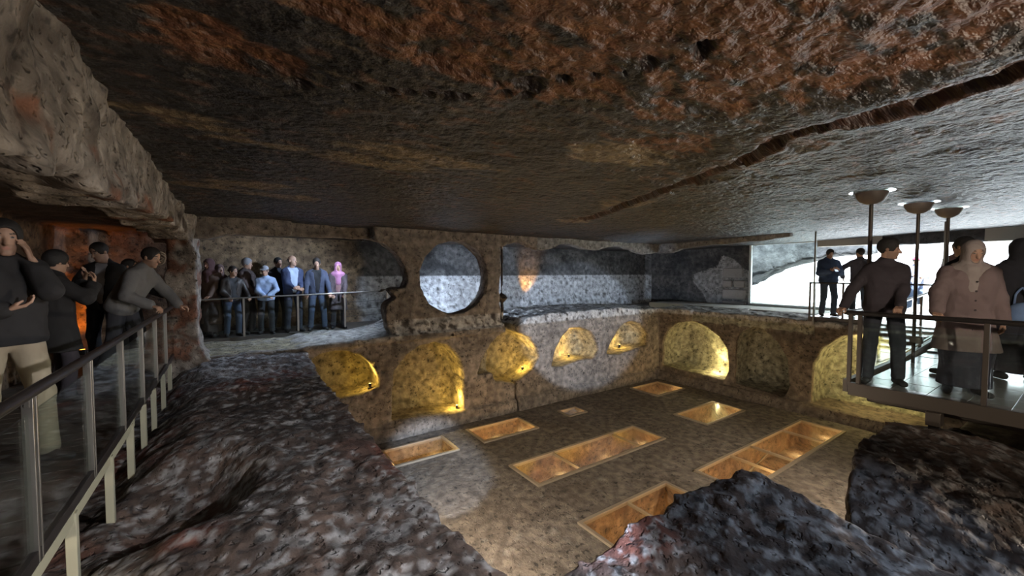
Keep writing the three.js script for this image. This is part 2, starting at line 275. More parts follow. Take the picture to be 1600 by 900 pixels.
const topBack = lerpTable([[-1, -0.12], [1.0, -0.12], [1.2, -0.07], [2.6, -0.05], [3.0, 0.02], [3.4, 0.2], [5.6, 0.16], [5.78, 0.02], [5.9, -0.4], [6.05, -0.4], [6.2, -0.05], [6.5, 0.12], [7.2, 0.2], [8.5, 0.2], [10, 0.22], [11.4, 0.12], [12.4, 0.1]]);
const upBack = poly([[2.65, 0.9], [2.82, 0.98], [2.98, 0.8], [2.74, 0.62], [2.76, 0.2], [2.9, -0.02], [5.75, -0.02], [5.68, 0.5], [5.66, 1.0], [5.72, 1.6], [5.68, 2.0], [5.95, 2.06], [6.12, 2.12], [6.4, 2.13], [6.75, 2.02], [7.03, 1.93], [7.4, 2.0], [7.75, 2.12], [8.1, 2.17], [8.5, 2.1], [8.8, 2.03], [9.3, 2.02], [9.7, 2.12], [10.2, 2.17], [10.6, 2.14], [11.0, 2.05], [11.5, 1.95], [12.0, 1.98], [12.35, 2.05], [12.35, 2.55], [-0.75, 2.55], [-0.75, 1.92], [-0.26, 1.93], [0.0, 2.02], [0.96, 2.04], [2.44, 2.05], [2.7, 1.98], [2.98, 1.77], [3.16, 1.5], [3.24, 1.2], [3.2, 1.0], [2.95, 1.0], [2.75, 0.98]]);
const backWall = (x, y, z) => {
  const yy = y + 0.02 * n3(x * 3, y * 3, z * 3);
  let zf = BZ + (yy < -1.98 ? 0.10 * sstep(-1.95, -2.05, yy) : 0);
  if (x < 5.72 && x > 1.1 && y > -0.23 && y < 0.0) zf += 0.07 * sstep(-0.23, -0.16, y);
  const top = topBack(x) + 0.05 * fbm(x * 2.2, z * 2.2, 4, 3), rough = sstep(-0.3, 0.05, y);
  let d = Math.max(z - zf, y - top, -10.7 - z, x - 12.5, -0.95 - x, -2.6 - y);
  if (z > -10) for (const n of backNiches) if (x > n.x0 && x < n.x1) { const q = n.f(x + 0.02 * n3(x * 6, y * 6, 3), y + 0.02 * n3(x * 6, y * 6, 7)); d = smax(d, -smax(smax(q, BZ - n.d - z, 0.16), z - BZ - 0.3, 0.02), 0.035); }
  if (Math.abs(z - BZ) < 0.2) for (const h of wallHoles) { const ex = x - h[0], ey = y - h[1], ez = z - BZ; d = Math.max(d, h[2] - Math.sqrt(ex * ex + ey * ey + ez * ez)); }
  if (x > 5.8 && x < 6.5) d = Math.max(d, 0.035 + 0.02 * n3(y * 5, 1, 1) - Math.max(Math.abs(x - 6.16 - 0.04 * n3(y * 2, 4, 2)), BZ - 0.25 - z));
  // pier with the round opening, hanging remains of the upper arcade
  if (y > -0.2) {
    let q = upBack(x + 0.025 * fbm(x * 4, y * 4, 2, 3), y + 0.025 * fbm(x * 4, y * 4, 8, 3));
    const ex = x - 4.42, ey = y - 1.22, c = Math.hypot(ex * 0.98, ey) - 0.87 - (y < 0.7 ? 0.03 * n3(x * 5, y * 5, 1) : 0); q = Math.max(q, -c);
    const zc = x < 2.6 ? -8.95 : -8.98, th = x > 5.9 ? 0.14 : 0.2;
    let u = Math.max(q, Math.abs(z - zc) - th);
    if (x > 0.8 && x < 2.7 && y > 1.8) u = Math.max(u, -Math.max(Math.abs(x - 1.75 + 0.05 * n3(y * 6, 3, 3)) - 0.76, 2.05 - y, -9.06 + 0.05 * n3(x * 3, y * 3, 6) - z));     // recess added in the header so that this part falls into shade
    // slender remnant of the broken pier
    const rx = x - 5.83 - 0.03 * n3(y * 4, 2, 2), rz = z + 8.95, rr = y > 0.8 ? 0.03 + 0.02 * n3(y * 6, 1, 5) : y > 0.55 ? 0.15 * (1 - Math.abs(y - 0.68) / 0.17) : 0.03; if (y > 0.1 && y < 2.1) u = Math.min(u, Math.hypot(rx, rz * 0.8) - Math.max(rr, 0.028));
    d = smin(d, u, 0.05);
  }
  if (Math.abs(d) > 0.13) return d;
  return d + (0.012 + 0.045 * rough * (y < 0.35 ? 1 : 0.35)) * fbm(x * 4, y * 4, z * 4, 4);
};
const limeC = [0.33, 0.275, 0.225], limeD = [0.19, 0.155, 0.125], limeP = [0.44, 0.40, 0.35], sootC = [0.035, 0.032, 0.03];
{
  const colour = (x, y, z, nx, ny, nz) => {
    const n = fbm(x * 1.2, y * 1.2, z * 1.2, 4), m = fbm(x * 7, y * 7, z * 7, 3);
    let c = mix3(limeC, limeD, clamp(0.42 + 0.8 * n + 0.5 * m));
    if (z < BZ - 0.12 && y < 0) c = mix3([0.44, 0.37, 0.23], [0.27, 0.215, 0.125], sstep(-0.1, 0.4, m + 0.3 * n));                 // niche interiors coloured paler and yellower, lamp light put into the colour
    if (y < 0.25 && y > -0.25 && x < 3.1) c = mix3(c, limeP, sstep(-0.14, -0.06, y + 0.05 * m));                    // ledge coloured paler towards its top
    if (y > -0.05 && y < 0.3 && x > 2.9) c = mix3(c, mix3([0.58, 0.55, 0.51], [0.07, 0.06, 0.055], sstep(0.06, 0.3, m + 0.2 * n)), 0.85);   // pale blotched rim, whitened further with daylight put into the colour
    if (y > 1.85 && x > 6.9) c = mix3(c, [0.30, 0.30, 0.29], 0.8);
    if (Math.abs(x - 5.83) < 0.1 && y < 1.95 && y > 0.3) c = [0.06, 0.05, 0.045];  // slender remnant painted dark, its backlit shade put into the colour
    return c;
  };
  const f = backWall;
  const g = netMesh(f, [-1.2, -2.56, -10.8], [12.75, 2.5, -8.4], 0.042, 0.14);
  struct('wall_back', finish(g, ...BOXUV, colour), M.wall);
}
// right wall of the pit with its niches and the kerb at its foot
const RX = 12.22;
const rightNiches = [
  { p: [[-8.62, -1.88], [-6.5, -1.92], [-6.36, -1.6], [-6.4, -1.0], [-6.66, -0.62], [-7.1, -0.36], [-7.6, -0.24], [-8.1, -0.35], [-8.45, -0.62], [-8.62, -1.0]], d: 1.0 },
  { p: [[-6.16, -1.95], [-4.86, -2.02], [-4.74, -1.75], [-4.78, -1.0], [-5.05, -0.55], [-5.4, -0.28], [-5.75, -0.22], [-6.05, -0.42], [-6.16, -0.75]], d: 1.1 },
  { p: [[-4.22, -2.03], [-1.9, -2.03], [-1.9, -1.2], [-2.1, -0.6], [-2.6, -0.2], [-3.1, -0.08], [-3.6, -0.2], [-4.0, -0.55], [-4.2, -1.0]], d: 1.1 },
].map((n) => ({ f: poly(n.p), d: n.d }));
{
  const f = (x, y, z) => {
    const xf = RX + 0.015 * n3(y * 2, z * 2, 4), top = 0.1 + 0.07 * fbm(x * 2, z * 2, 9, 3);
    let d = Math.max(xf - x, y - top, x - 14.2, -2.6 - y, -9.0 - z, z + 1.2);
    for (const n of rightNiches) { const q = n.f(z + 0.03 * n3(y * 4, z * 4, 3), y + 0.03 * n3(y * 4, z * 4, 7)); d = smax(d, -smax(smax(q, x - RX - n.d, 0.45), RX - 0.3 - x, 0.02), 0.04); }
    d = Math.max(d, (z > -7.6 && z < -4.2) ? RX + 0.16 * sstep(-0.55, 0.0, y) - x : d);
    const kerb = Math.max(12.0 + 0.12 * sstep(-2.3, -2.02, y) - x, y + 2.04 + 0.015 * n3(z * 3, x * 3, 1), x - 12.8, -2.6 - y, -9.0 - z, z + 1.2);
    d = smin(d, kerb, 0.03);
    const rough = sstep(-0.5, 0.05, y);
    if (Math.abs(d) > 0.13) return d;
    return d + (0.012 + 0.05 * rough) * fbm(x * 4, y * 4, z * 4, 4);
  };
  const colour = (x, y, z) => {
    const n = fbm(x * 1.2, y * 1.2, z * 1.2, 4), m = fbm(x * 7, y * 7, z * 7, 3);
    let c = mix3([0.27, 0.21, 0.15], [0.15, 0.115, 0.08], clamp(0.45 + 0.9 * n + 0.7 * m));
    if (x > RX + 0.1 && y < 0 && y > -2.0) {
      c = mix3([0.42, 0.39, 0.27], [0.23, 0.205, 0.135], sstep(0.0, 0.5, m + 0.2 * n + (y < -1.5 ? 0.12 : 0)));  // niche interiors painted paler and yellower, as the lamps light them
    }
    if (y > -0.02) c = mix3(c, mix3([0.58, 0.55, 0.51], [0.2, 0.17, 0.15], sstep(0.1, 0.4, m)), 0.8);  // rough pale rim, made whiter by daylight put into the colour
    return c;
  };
  struct('wall_right', finish(netMesh(f, [11.9, -2.56, -9.1], [14.3, 0.35, -1.1], 0.042, 0.16), ...BOXUV, colour), M.wall);
}
// upper walls of the gallery behind the pit
{
  const g = sheet(graded(-0.9, 15.95, () => 0.07), graded(-0.3, 2.5, () => 0.05), (x, y) => [x, y, -12 + 0.05 * fbm(x * 1.5, y * 1.5, 3, 4) + 0.012 * fbm(x * 8, y * 8, 5, 3) - (x > 15.5 ? -0.3 * sstep(15.6, 15.9, x) : 0)], null, true);
  struct('wall_back_upper', finish(g, ...WALLZ, (x, y, z) => {
    const n = fbm(x * 0.9, y * 1.6, 22, 4), m = fbm(x * 6, y * 6, 3, 4), line = 1.22 + 0.02 * n3(x * 3, 2, 2);
    const low = mix3([0.52, 0.50, 0.48], [0.13, 0.12, 0.11], sstep(0.22, 0.5, m + (y < 0.5 ? 0.12 : 0)));
    const tan = mix3([0.40, 0.27, 0.15], [0.17, 0.11, 0.065], clamp(0.5 + 1.2 * n + 0.6 * m));
    const up = mix3([0.15, 0.14, 0.13], sootC, clamp(0.45 + 1.3 * n + 0.6 * m));
    let c = y > line ? up : low; if (x < 3.6) c = mix3(tan, c, sstep(2.9, 3.2, x + 0.3 * n)); return c;
  }), M.gallery);
  struct('wall_back_upper', box(-2.7, 16.3, -3.2, 2.7, -12.5, -12.1), M.beige);
  const r = netMesh((x, y, z) => {
    const d = Math.max(15.8 - x, x - 16.1, z + 7.52, -12.2 - z, y - 2.5, -0.5 - y);
    return d + 0.02 * fbm(x * 4, y * 4, z * 4, 4);
  }, [15.6, -0.4, -12.3], [16.3, 2.45, -7.4], 0.05, 0.1);
  const patch = poly([[-8.95, -0.3], [-9.3, 0.5], [-9.75, 0.95], [-9.7, 1.25], [-9.3, 1.4], [-8.75, 1.55], [-8.5, 2.0], [-8.1, 1.85], [-7.75, 1.5], [-7.4, 1.3], [-7.4, -0.4]]);
  const wr = struct('wall_right_upper', finish(r, ...BOXUV, (x, y, z) => {
    const n = fbm(x, y * 1.4, z, 4), m = fbm(x * 7, y * 7, z * 7, 3);
    let c = mix3([0.13, 0.115, 0.10], sootC, clamp(0.3 + n + 0.5 * m + (y > 1.2 ? 0.35 : 0)));
    return patch(z, y) < 0.04 * m ? mix3([0.40, 0.37, 0.335], [0.29, 0.26, 0.23], clamp(0.5 + m)) : c;
  }), M.gallery);
  const stoneM = [[0.36, 0.31, 0.27], [0.30, 0.255, 0.22], [0.26, 0.23, 0.2]].map((c) => new THREE.MeshStandardMaterial({ color: new THREE.Color().setRGB(...c), roughness: 0.95, bumpMap: bumpTex, bumpScale: 0.02 }));
  for (const [z, y, w, h, k] of [[-8.1, 1.32, 0.75, 0.36, 2], [-8.3, 0.9, 0.36, 0.26, 1], [-7.85, 0.9, 0.4, 0.28, 1], [-8.05, 0.5, 0.86, 0.38, 0], [-8.05, 0.02, 0.9, 0.42, 1]]) mesh('stone_block', finish(box(15.72, 15.95, y - h / 2, y + h / 2, z - w / 2, z + w / 2, 0.05), ...WALLX), stoneM[k], wr);
  // remains of the arcade along the right side of the pit
  const fr = poly([[-8.9, 2.0], [-8.4, 1.98], [-8.0, 2.1], [-7.5, 2.16], [-6.6, 2.18], [-5.6, 2.22], [-4.8, 2.3], [-4.8, 2.55], [-8.9, 2.55]]);
  struct('trim_1', finish(netMesh((x, y, z) => Math.max(fr(z, y + 0.03 * n3(z * 3, y * 3, 2)), Math.abs(x - 12.3) - 0.13) + 0.02 * fbm(x * 5, y * 5, z * 5, 3), [12, 1.85, -9], [12.6, 2.5, -4.6], 0.05, 0.1), ...BOXUV, (x, y, z) => mix3([0.27, 0.26, 0.24], [0.15, 0.14, 0.13], clamp(0.5 + fbm(x * 5, y * 5, z * 5, 3)))), M.gallery);
  struct('floor_gallery', box(-0.9, 16.2, -0.5, -0.06, -12.1, -10.6), M.deckDark);
  struct('floor_gallery', box(14.1, 16.2, -0.6, 0.12, -10.6, 2.6), M.beige);
}
// great opening to the courtyard on the right
{
  struct('wall_right_upper', box(15.8, 16.2, -3.2, 0.2, -7.5, 2.6), M.beige);
  struct('trim_2', finish(netMesh((x, y, z) => Math.max(Math.abs(x - 15.95) - 0.16, 2.14 - y, y - 2.6, -3.85 - z, z + 1.75) + 0.05 * fbm(x * 3, y * 3, z * 3, 4), [15.6, 2.0, -4.1], [16.3, 2.55, -1.5], 0.05, 0.1), ...BOXUV, () => [0.10, 0.09, 0.085]), M.gallery);
  struct('trim_3', box(15.78, 16.1, 2.17, 2.6, -5.4, -3.8, 0.01), M.beige);
  struct('trim_4', box(15.72, 16.1, 2.12, 2.6, -1.8, 2.6, 0.01), M.beige);
  struct('wall_right_upper', box(15.8, 16.2, 0.1, 2.7, 1.4, 2.6), M.beige);
  const w = new THREE.Group(); w.name = numbered('window_1'); w.userData.kind = 'structure'; scene.add(w);
  const z0 = -7.5;
  for (const [a, b, c, d] of [[0.15, 2.4, z0, z0 + 0.07], [2.32, 2.4, z0, -5.4], [0.15, 0.21, z0, -4.2]]) mesh('window_frame', box(15.74, 15.84, a, b, c, d, 0.008), M.white, w);
  mesh('window_pane', box(15.785, 15.795, 0.2, 2.33, z0 + 0.05, -5.4), M.glass, w);
  // courtyard: pale ground, cliff with a rock-cut arch
  struct('ground_courtyard', finish(sheet(graded(16.0, 34, () => 0.5), graded(-26, 16, () => 0.5), (x, z) => [x, 0.08 + 0.05 * fbm(x * 0.6, z * 0.6, 2, 3) * sstep(16.2, 18, x), z], null, false), ...FLOORUV), M.outside);
  const cl = netMesh((x, y, z) => {
    const face = 21.5 + 0.05 * y - (y > 2.6 ? 0.0 : 0);
    let d = Math.max(face - x, x - 24, y - 7, -0.4 - y);
    return d + 0.12 * fbm(x * 0.8, y * 0.8, z * 0.8, 4);
  }, [17, -0.3, -16], [24.2, 7.2, 14], 0.16, 0.5);
  struct('overhang_courtyard', finish(netMesh((x, y, z) => Math.max(17.2 - x, x - 18.6, -13 - z, z + 4.6, y - 3.4, 2.35 - Math.hypot((z + 3.6) * 0.42, y + 0.3)) + 0.12 * fbm(x * 1.6, y * 1.6, z * 1.6, 4), [16.8, -0.3, -13.3], [19, 3.8, -4.2], 0.08, 0.3), ...BOXUV, (x, y, z) => mix3([0.05, 0.05, 0.048], [0.02, 0.02, 0.02], clamp(0.5 + fbm(x * 3, y * 3, z * 3, 4)))), M.gallery);  // overhang coloured near black, its shade put into the colour
  struct('cliff_courtyard', finish(cl, ...BOXUV), M.outside);
}
// left: hanging rib of rock, its pier, the side gallery
{
  const ribBottom = lerpTable([[-9.2, 1.9], [-6.5, 1.95], [-5, 1.91], [-4.2, 1.86], [-3.5, 1.80], [-3.0, 1.83], [-2.6, 1.79], [-1.93, 1.71], [0, 1.68], [2.6, 1.7]]);
  const f = (x, y, z) => {
    let d = Math.max(Math.abs(x + 0.82) - 0.25 - 0.03 * n3(z * 1.5, y * 1.5, 2), ribBottom(z) + 0.07 * fbm(z * 2.2, 3, x * 2, 3) - y, y - 2.66, -9.5 - z, z - 2.7);
    const pier = Math.max(Math.abs(x + 0.66 - 0.05 * sstep(0.3, 0, y)) - 0.19 - 0.25 * sstep(0.1, -0.5, y), Math.abs(z + 9.0) - 0.42, y - 2.66, -1 - y);
    d = smin(d, pier, 0.12); return Math.abs(d) > 0.2 ? d : d + 0.09 * fbm(x * 2.4, y * 2.4, z * 2.4, 3) + 0.05 * ridge(x * 5, y * 3.5, z * 5, 3) - 0.02;
  };
  const g = netMesh(f, [-1.4, -0.9, -9.75], [-0.2, 2.6, 2.6], 0.034, 0.16);
  struct('wall_left', finish(g, ...BOXUV, (x, y, z) => {
    const n = fbm(x * 2, y * 2, z * 2, 4), m = fbm(x * 8, y * 8, z * 8, 3);
    let c = mix3([0.42, 0.36, 0.30], [0.12, 0.095, 0.075], clamp(0.4 + 1.3 * n + 0.9 * m));
    if (y < 2.0) c = mix3(c, [0.26, 0.10, 0.05], 0.8 * sstep(0.05, 0.35, n + 0.3 * m));                               // rusty bare patches
    return c;
  }), M.rock);
  // side gallery
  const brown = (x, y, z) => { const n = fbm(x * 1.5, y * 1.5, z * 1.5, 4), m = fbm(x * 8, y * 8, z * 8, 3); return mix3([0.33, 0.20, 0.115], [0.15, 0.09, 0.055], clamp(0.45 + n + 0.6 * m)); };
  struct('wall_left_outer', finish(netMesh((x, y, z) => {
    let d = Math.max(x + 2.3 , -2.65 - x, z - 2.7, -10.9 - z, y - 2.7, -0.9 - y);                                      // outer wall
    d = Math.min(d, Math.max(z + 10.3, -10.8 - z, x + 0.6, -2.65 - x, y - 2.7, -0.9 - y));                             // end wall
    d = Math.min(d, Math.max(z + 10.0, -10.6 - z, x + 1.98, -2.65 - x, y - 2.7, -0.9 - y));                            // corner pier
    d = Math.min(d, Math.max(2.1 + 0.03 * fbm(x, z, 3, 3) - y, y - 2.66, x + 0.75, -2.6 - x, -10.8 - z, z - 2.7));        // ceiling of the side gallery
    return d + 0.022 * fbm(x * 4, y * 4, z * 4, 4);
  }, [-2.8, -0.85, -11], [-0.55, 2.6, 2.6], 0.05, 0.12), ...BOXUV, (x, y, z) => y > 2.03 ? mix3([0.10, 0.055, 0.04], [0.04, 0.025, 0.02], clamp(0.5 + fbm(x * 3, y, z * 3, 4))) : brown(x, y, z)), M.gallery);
}
struct('wall_near', box(-2.8, 16.3, -3.2, 2.8, 2.6, 2.9), M.beige);
struct('wall_left_outer', box(-2.9, -2.6, -3.2, 2.8, -12.4, 2.8), M.beige);
struct('wall_pit_left', finish(netMesh((x, y, z) => Math.max(Math.abs(x - 0.7) - 0.42, y + 1.05, -2.6 - y, -9 - z, z + 1) + 0.03 * fbm(x * 3, y * 3, z * 3, 3), [0.1, -2.6, -9.2], [1.3, -0.9, -0.8], 0.08, 0.1), ...BOXUV, () => limeD), M.wall);
struct('wall_pit_near', finish(netMesh((x, y, z) => Math.max(Math.abs(z + 0.9 + 0.45 * sstep(4.5, 3, x)) - 0.36, y + 1.15, -2.6 - y, 0.4 - x, x - 12.4) + 0.03 * fbm(x * 3, y * 3, z * 3, 3), [0.3, -2.6, -1.9], [12.5, -1.0, -0.3], 0.08, 0.1), ...BOXUV, () => limeD), M.wall);
struct('ground_near', box(-2.7, 16.2, -3.1, -0.7, 0.6, 2.7), M.beige);

// ───────────── rock masses round the near rim of the pit ─────────────
function rockMass(label, h, bounds, cell, colour, sides) {
  const f = (x, y, z) => {
    const q0 = Math.max((y - h(x, z)) * 0.75, sides(x, y, z)); if (Math.abs(q0) > 0.15) return q0;
    const s = 0.55 * fbm(x * 1.3, y * 1.3, z * 1.3, 3);
    const d = Math.max((y - h(x, z) - 0.05 * s) * 0.75, sides(x, y, z) + 0.09 * s);
    return d + 0.07 * ridge(x * 2.4, y * 2.4, z * 2.4, 4) - 0.03 + 0.02 * fbm(x * 11, y * 11, z * 11, 2);
  };
  const [lo, hi] = bounds;
  const g = netMesh(f, lo, hi, cell, 0.2); finish(g, ...BOXUV, colour);
  const c = [(lo[0] + hi[0]) / 2, 0, (lo[2] + hi[2]) / 2]; g.translate(-c[0], 0, -c[2]);
  const o = mesh('rock_mass', g, M.rock); o.position.set(...c); o.userData = { label, category: 'rock' }; return o;
}
const crust = (x, y, z, nx, ny) => {                                      // pale salt crust over brown rock
  const n = fbm(x * 1.2, y, z * 1.2, 4), m = fbm(x * 10, y * 10, z * 10, 5, 0.65);
  const base = mix3([0.15, 0.10, 0.075], [0.05, 0.037, 0.03], clamp(0.5 + 0.8 * n + 0.6 * m)), red = mix3(base, [0.16, 0.05, 0.03], sstep(0.0, 0.4, fbm(x * 0.9 + 4, y, z * 0.9, 3)));
  return mix3(red, [0.40, 0.375, 0.355], 0.92 * sstep(0.0, 0.3, m + 0.5 * fbm(x * 0.8 + 7, y, z * 0.8, 3)));
};
rockMass('long dark rock shelf with pale crust between the glass walkway railing and the pit', (x, z) => {
  let y = lerpTable([[-0.95, -0.62], [-0.7, -0.45], [-0.4, -0.3], [0.3, -0.3], [1.2, -0.36]])(x) + 0.08 * fbm(x * 0.9, z * 0.9, 5, 2);
  y = Math.max(y, -2); y -= 0.3 * (1 - sstep(0.25, 1, Math.hypot((x + 0.33) / 0.6, (z + 4.1) / 0.85)));
  return y + 0.16 * sstep(-7.4, -8.5, z);
}, [[-2.3, -1.15, -9.2], [1.55, 0.2, 1.0]], 0.03, crust, (x, y, z) => Math.max(x - 1.2 - 0.1 * sstep(-2.6, -1.6, z), z - 0.9, -9.1 - z));
rockMass('grey brown rock ridge with a lumpy crest at the front edge of the pit', (x, z) => {
  const crest = lerpTable([[1.2, -0.6], [1.7, -0.52], [2.2, -0.46], [2.7, -0.38], [3.05, -0.28], [3.35, -0.22], [3.5, -0.4], [3.75, -0.9], [4.1, -1.3]])(x);
  const back = lerpTable([[-2.0, 0], [-1.5, 0.0], [-1.0, -0.06], [-0.4, -0.12], [0.6, -0.1]])(z);
  return crest + back + 0.03 * fbm(x * 2, z * 2, 5, 2);
}, [[1.05, -1.3, -2.3], [4.2, 0.1, 0.8]], 0.024, crust, (x, y, z) => Math.max(lerpTable([[1.1, -1.85], [2.2, -1.85], [2.8, -1.82], [3.35, -1.6], [3.6, -1.2], [3.8, -0.6], [4.2, 0]])(x) - z, z - 0.7, 1.1 - x, x - 3.85));
rockMass('big dark rounded boulder mass under the right hand viewing platform', (x, z) => {
  const y = lerpTable([[3.6, -1.3], [3.8, -0.9], [4.05, -0.6], [4.4, -0.44], [4.8, -0.34], [5.4, -0.3], [5.9, -0.28], [6.6, -0.42], [7.2, -0.6]])(x);
  return y + 0.05 * fbm(x * 1.2, z * 1.2, 15, 2) + lerpTable([[-1.4, 0], [-0.9, 0.02], [-0.3, -0.1], [0.5, -0.25]])(z);
}, [[3.5, -1.5, -1.75], [7.4, 0.1, 0.7]], 0.028, crust, (x, y, z) => Math.max(lerpTable([[3.6, -0.75], [4.0, -1.1], [4.4, -1.25], [4.8, -1.32], [5.5, -1.36], [6.4, -1.3], [7.4, -1.0]])(x) - z, z - 0.6, 3.62 - x, x - 7.3));

// ───────────── glazed graves in the pit floor ─────────────
const graveLabels = ['glazed grave at the foot of the leftmost lit niche, half behind the rock shelf', 'glowing glazed grave below the wall between the tall niche and the crack', 'smallest square glazed grave near the foot of the back wall', 'long glazed grave in the middle of the pit floor', 'glazed grave in the far corner of the pit floor', 'short glazed grave between the corner grave and the longest one', 'longest and brightest glazed grave beside the right hand kerb', 'glazed grave at the front, partly hidden by the rock ridge'];
const frameM = new THREE.MeshStandardMaterial({ color: new THREE.Color().setRGB(0.30, 0.24, 0.17), metalness: 0.3, roughness: 0.45 });
const stripM = glow(TOMB, 3);
graves.forEach(([x0, x1, z0, z1, bars], i) => {
  const cx = (x0 + x1) / 2, cz = (z0 + z1) / 2, w = x1 - x0, d = z1 - z0, a = -w / 2, b = w / 2, c = -d / 2, e = d / 2, deep = i === 2 ? 0.12 : i === 1 ? 0.34 : 0.55;
  const t = thing('glazed_grave', graveLabels[i], 'grave', [cx, PIT, cz], 0, 'glazed graves in the pit floor');
  const f = 0.045;
  mesh('frame', join([box(a - f, b + f, -0.03, 0.035, c - f, c + 0.012, 0.006), box(a - f, b + f, -0.03, 0.035, e - 0.012, e + f, 0.006), box(a - f, a + 0.012, -0.03, 0.035, c, e, 0.006), box(b - 0.012, b + f, -0.03, 0.035, c, e, 0.006)]), frameM, t);
  const cuts = [a, ...bars.map((q) => q - cx), b];
  for (let k = 0; k + 1 < cuts.length; k++) mesh('glass_pane', box(cuts[k] + 0.008, cuts[k + 1] - 0.008, 0.008, 0.02, c + 0.01, e - 0.01), M.tombGlass, t);
  for (const q of bars) mesh('mullion', box(q - cx - 0.011, q - cx + 0.011, -0.03, 0.026, c, e), frameM, t);
  const earth = (x, y, z) => { const n = fbm((x + cx) * 2, y * 3, (z + cz) * 2, 4), m = fbm((x + cx) * 10, y * 10, (z + cz) * 10, 3); return mix3([0.40, 0.26, 0.15], [0.20, 0.11, 0.06], clamp(0.45 + n + 0.7 * m)); };
  const W = (u0, u1, place, flip) => sheet(graded(u0 - 0.07, u1 + 0.07, () => 0.05), graded(-deep - 0.1, 0, () => 0.05), place, null, flip);
  const wob = (p, q) => 0.03 * fbm(p * 4, q * 4, i * 9, 3);
  mesh('pit_wall', finish(mergeGeometries([W(a, b, (x, y) => [x, y, c - 0.03 + wob(x, y)], true), W(a, b, (x, y) => [x, y, e + 0.03 + wob(x, y + 5)], false), W(c, e, (z, y) => [a - 0.03 + wob(z, y + 9), y, z], false), W(c, e, (z, y) => [b + 0.03 + wob(z, y + 14), y, z], true)]), ...WALLZ, earth), M.earth, t);
  mesh('pit_bed', finish(sheet(graded(a - 0.05, b + 0.05, () => 0.035), graded(c - 0.05, e + 0.05, () => 0.035), (x, z) => [x, -deep + 0.10 * fbm((x + cx) * 1.6, z * 1.6, 3, 3) + 0.05 * ridge((x + cx) * 5, (z + cz) * 5, 3, 3), z], null, false), ...FLOORUV, earth), M.earth, t);
  mesh('strip_light', box(a + 0.1, b - 0.1, -0.07, -0.045, e - 0.035, e - 0.012), stripM, t);
  const n = w > 2.5 ? 3 : w > 1 ? 2 : 1, power = i === 6 ? 0.75 : i === 3 ? 0.5 : i === 2 ? 0.12 : i === 1 ? 0.5 : 0.4;
  for (let k = 0; k < n; k++) { const p = new THREE.PointLight(TOMB, power); p.position.set(a + w * (k + 0.5) / n, -0.09, e - 0.07); p.shadow.radius = 1.5; p.castShadow = true; t.add(p); }
  if (i === 6) mesh('tie_rod', bar([-0.9, -0.30, c + 0.25], [0.35, -0.22, c + 0.12], 0.012), M.steel, t);
});

// ───────────── small lamps in the niches ─────────────
const lensM = glow(AMBER, 12), lampBody = new THREE.LatheGeometry([[0, -0.05], [0.028, -0.05], [0.034, -0.03], [0.034, 0.02], [0.03, 0.03], [0.026, 0.022]].map((p) => new THREE.Vector2(...p)), 16), lensG = new THREE.CylinderGeometry(0.026, 0.026, 0.006, 16), footG = box(-0.05, 0.05, -0.075, -0.06, -0.035, 0.035, 0.005);
for (const [x, y, z, power, dx, dy, dz, label] of [
  [2.42, -1.06, -8.9, 0.45, 0.08, 0.11, -0.04, 'small amber lamp at the right foot of the leftmost niche'],
  [4.5, -1.93, -8.93, 0.9, 0.05, 0.11, -0.04, 'small amber lamp at the right foot of the tallest niche'],
  [6.6, -1.3, -9.1, 0.7, 0.05, 0.12, -0.02, 'small amber lamp in the broken niche at the crack'],
  [8.5, -1.2, -9.3, 0.7, 0.03, 0.12, -0.09, 'small amber lamp in the pointed niche right of the crack'],
  [10.75, -1.12, -9.25, 0.6, -0.03, 0.12, -0.09, 'small amber lamp in the last niche of the back wall before the corner'],
  [12.95, -1.84, -7.0, 1.7, 0.1, 0.12, -0.03, 'small amber lamp in the wide niche of the right wall'],
  [12.8, -1.2, -3.1, 2.2, 0.16, 0.1, -0.02, 'small amber lamp in the niche under the viewing platform'],
]) {
  const t = thing('niche_lamp', label, 'lamp', [x, y, z], 0, 'amber lamps in the niches');
  mesh('housing', lampBody, M.dark, t); mesh('lens', lensG, lensM, t).position.y = 0.02; mesh('foot', footG, M.dark, t);
  const c = x > 12 ? new THREE.Color().setRGB(1, 0.82, 0.38) : AMBER;
  const q = new THREE.SpotLight(c, power * 3.6, 0, 0.62, 0.9, 2); q.position.set(dx * 0.3, 0.03, 0); q.target.position.set(dx * 2.2, 0.8, dz * 2.2); q.shadow.radius = 1.2; q.castShadow = true; t.add(q, q.target);
  const p = new THREE.PointLight(c, power * 0.62); p.position.set(-dx, 0.12, dz * 0.5 + 0.02); p.shadow.radius = 1.2; p.castShadow = true; t.add(p);
}

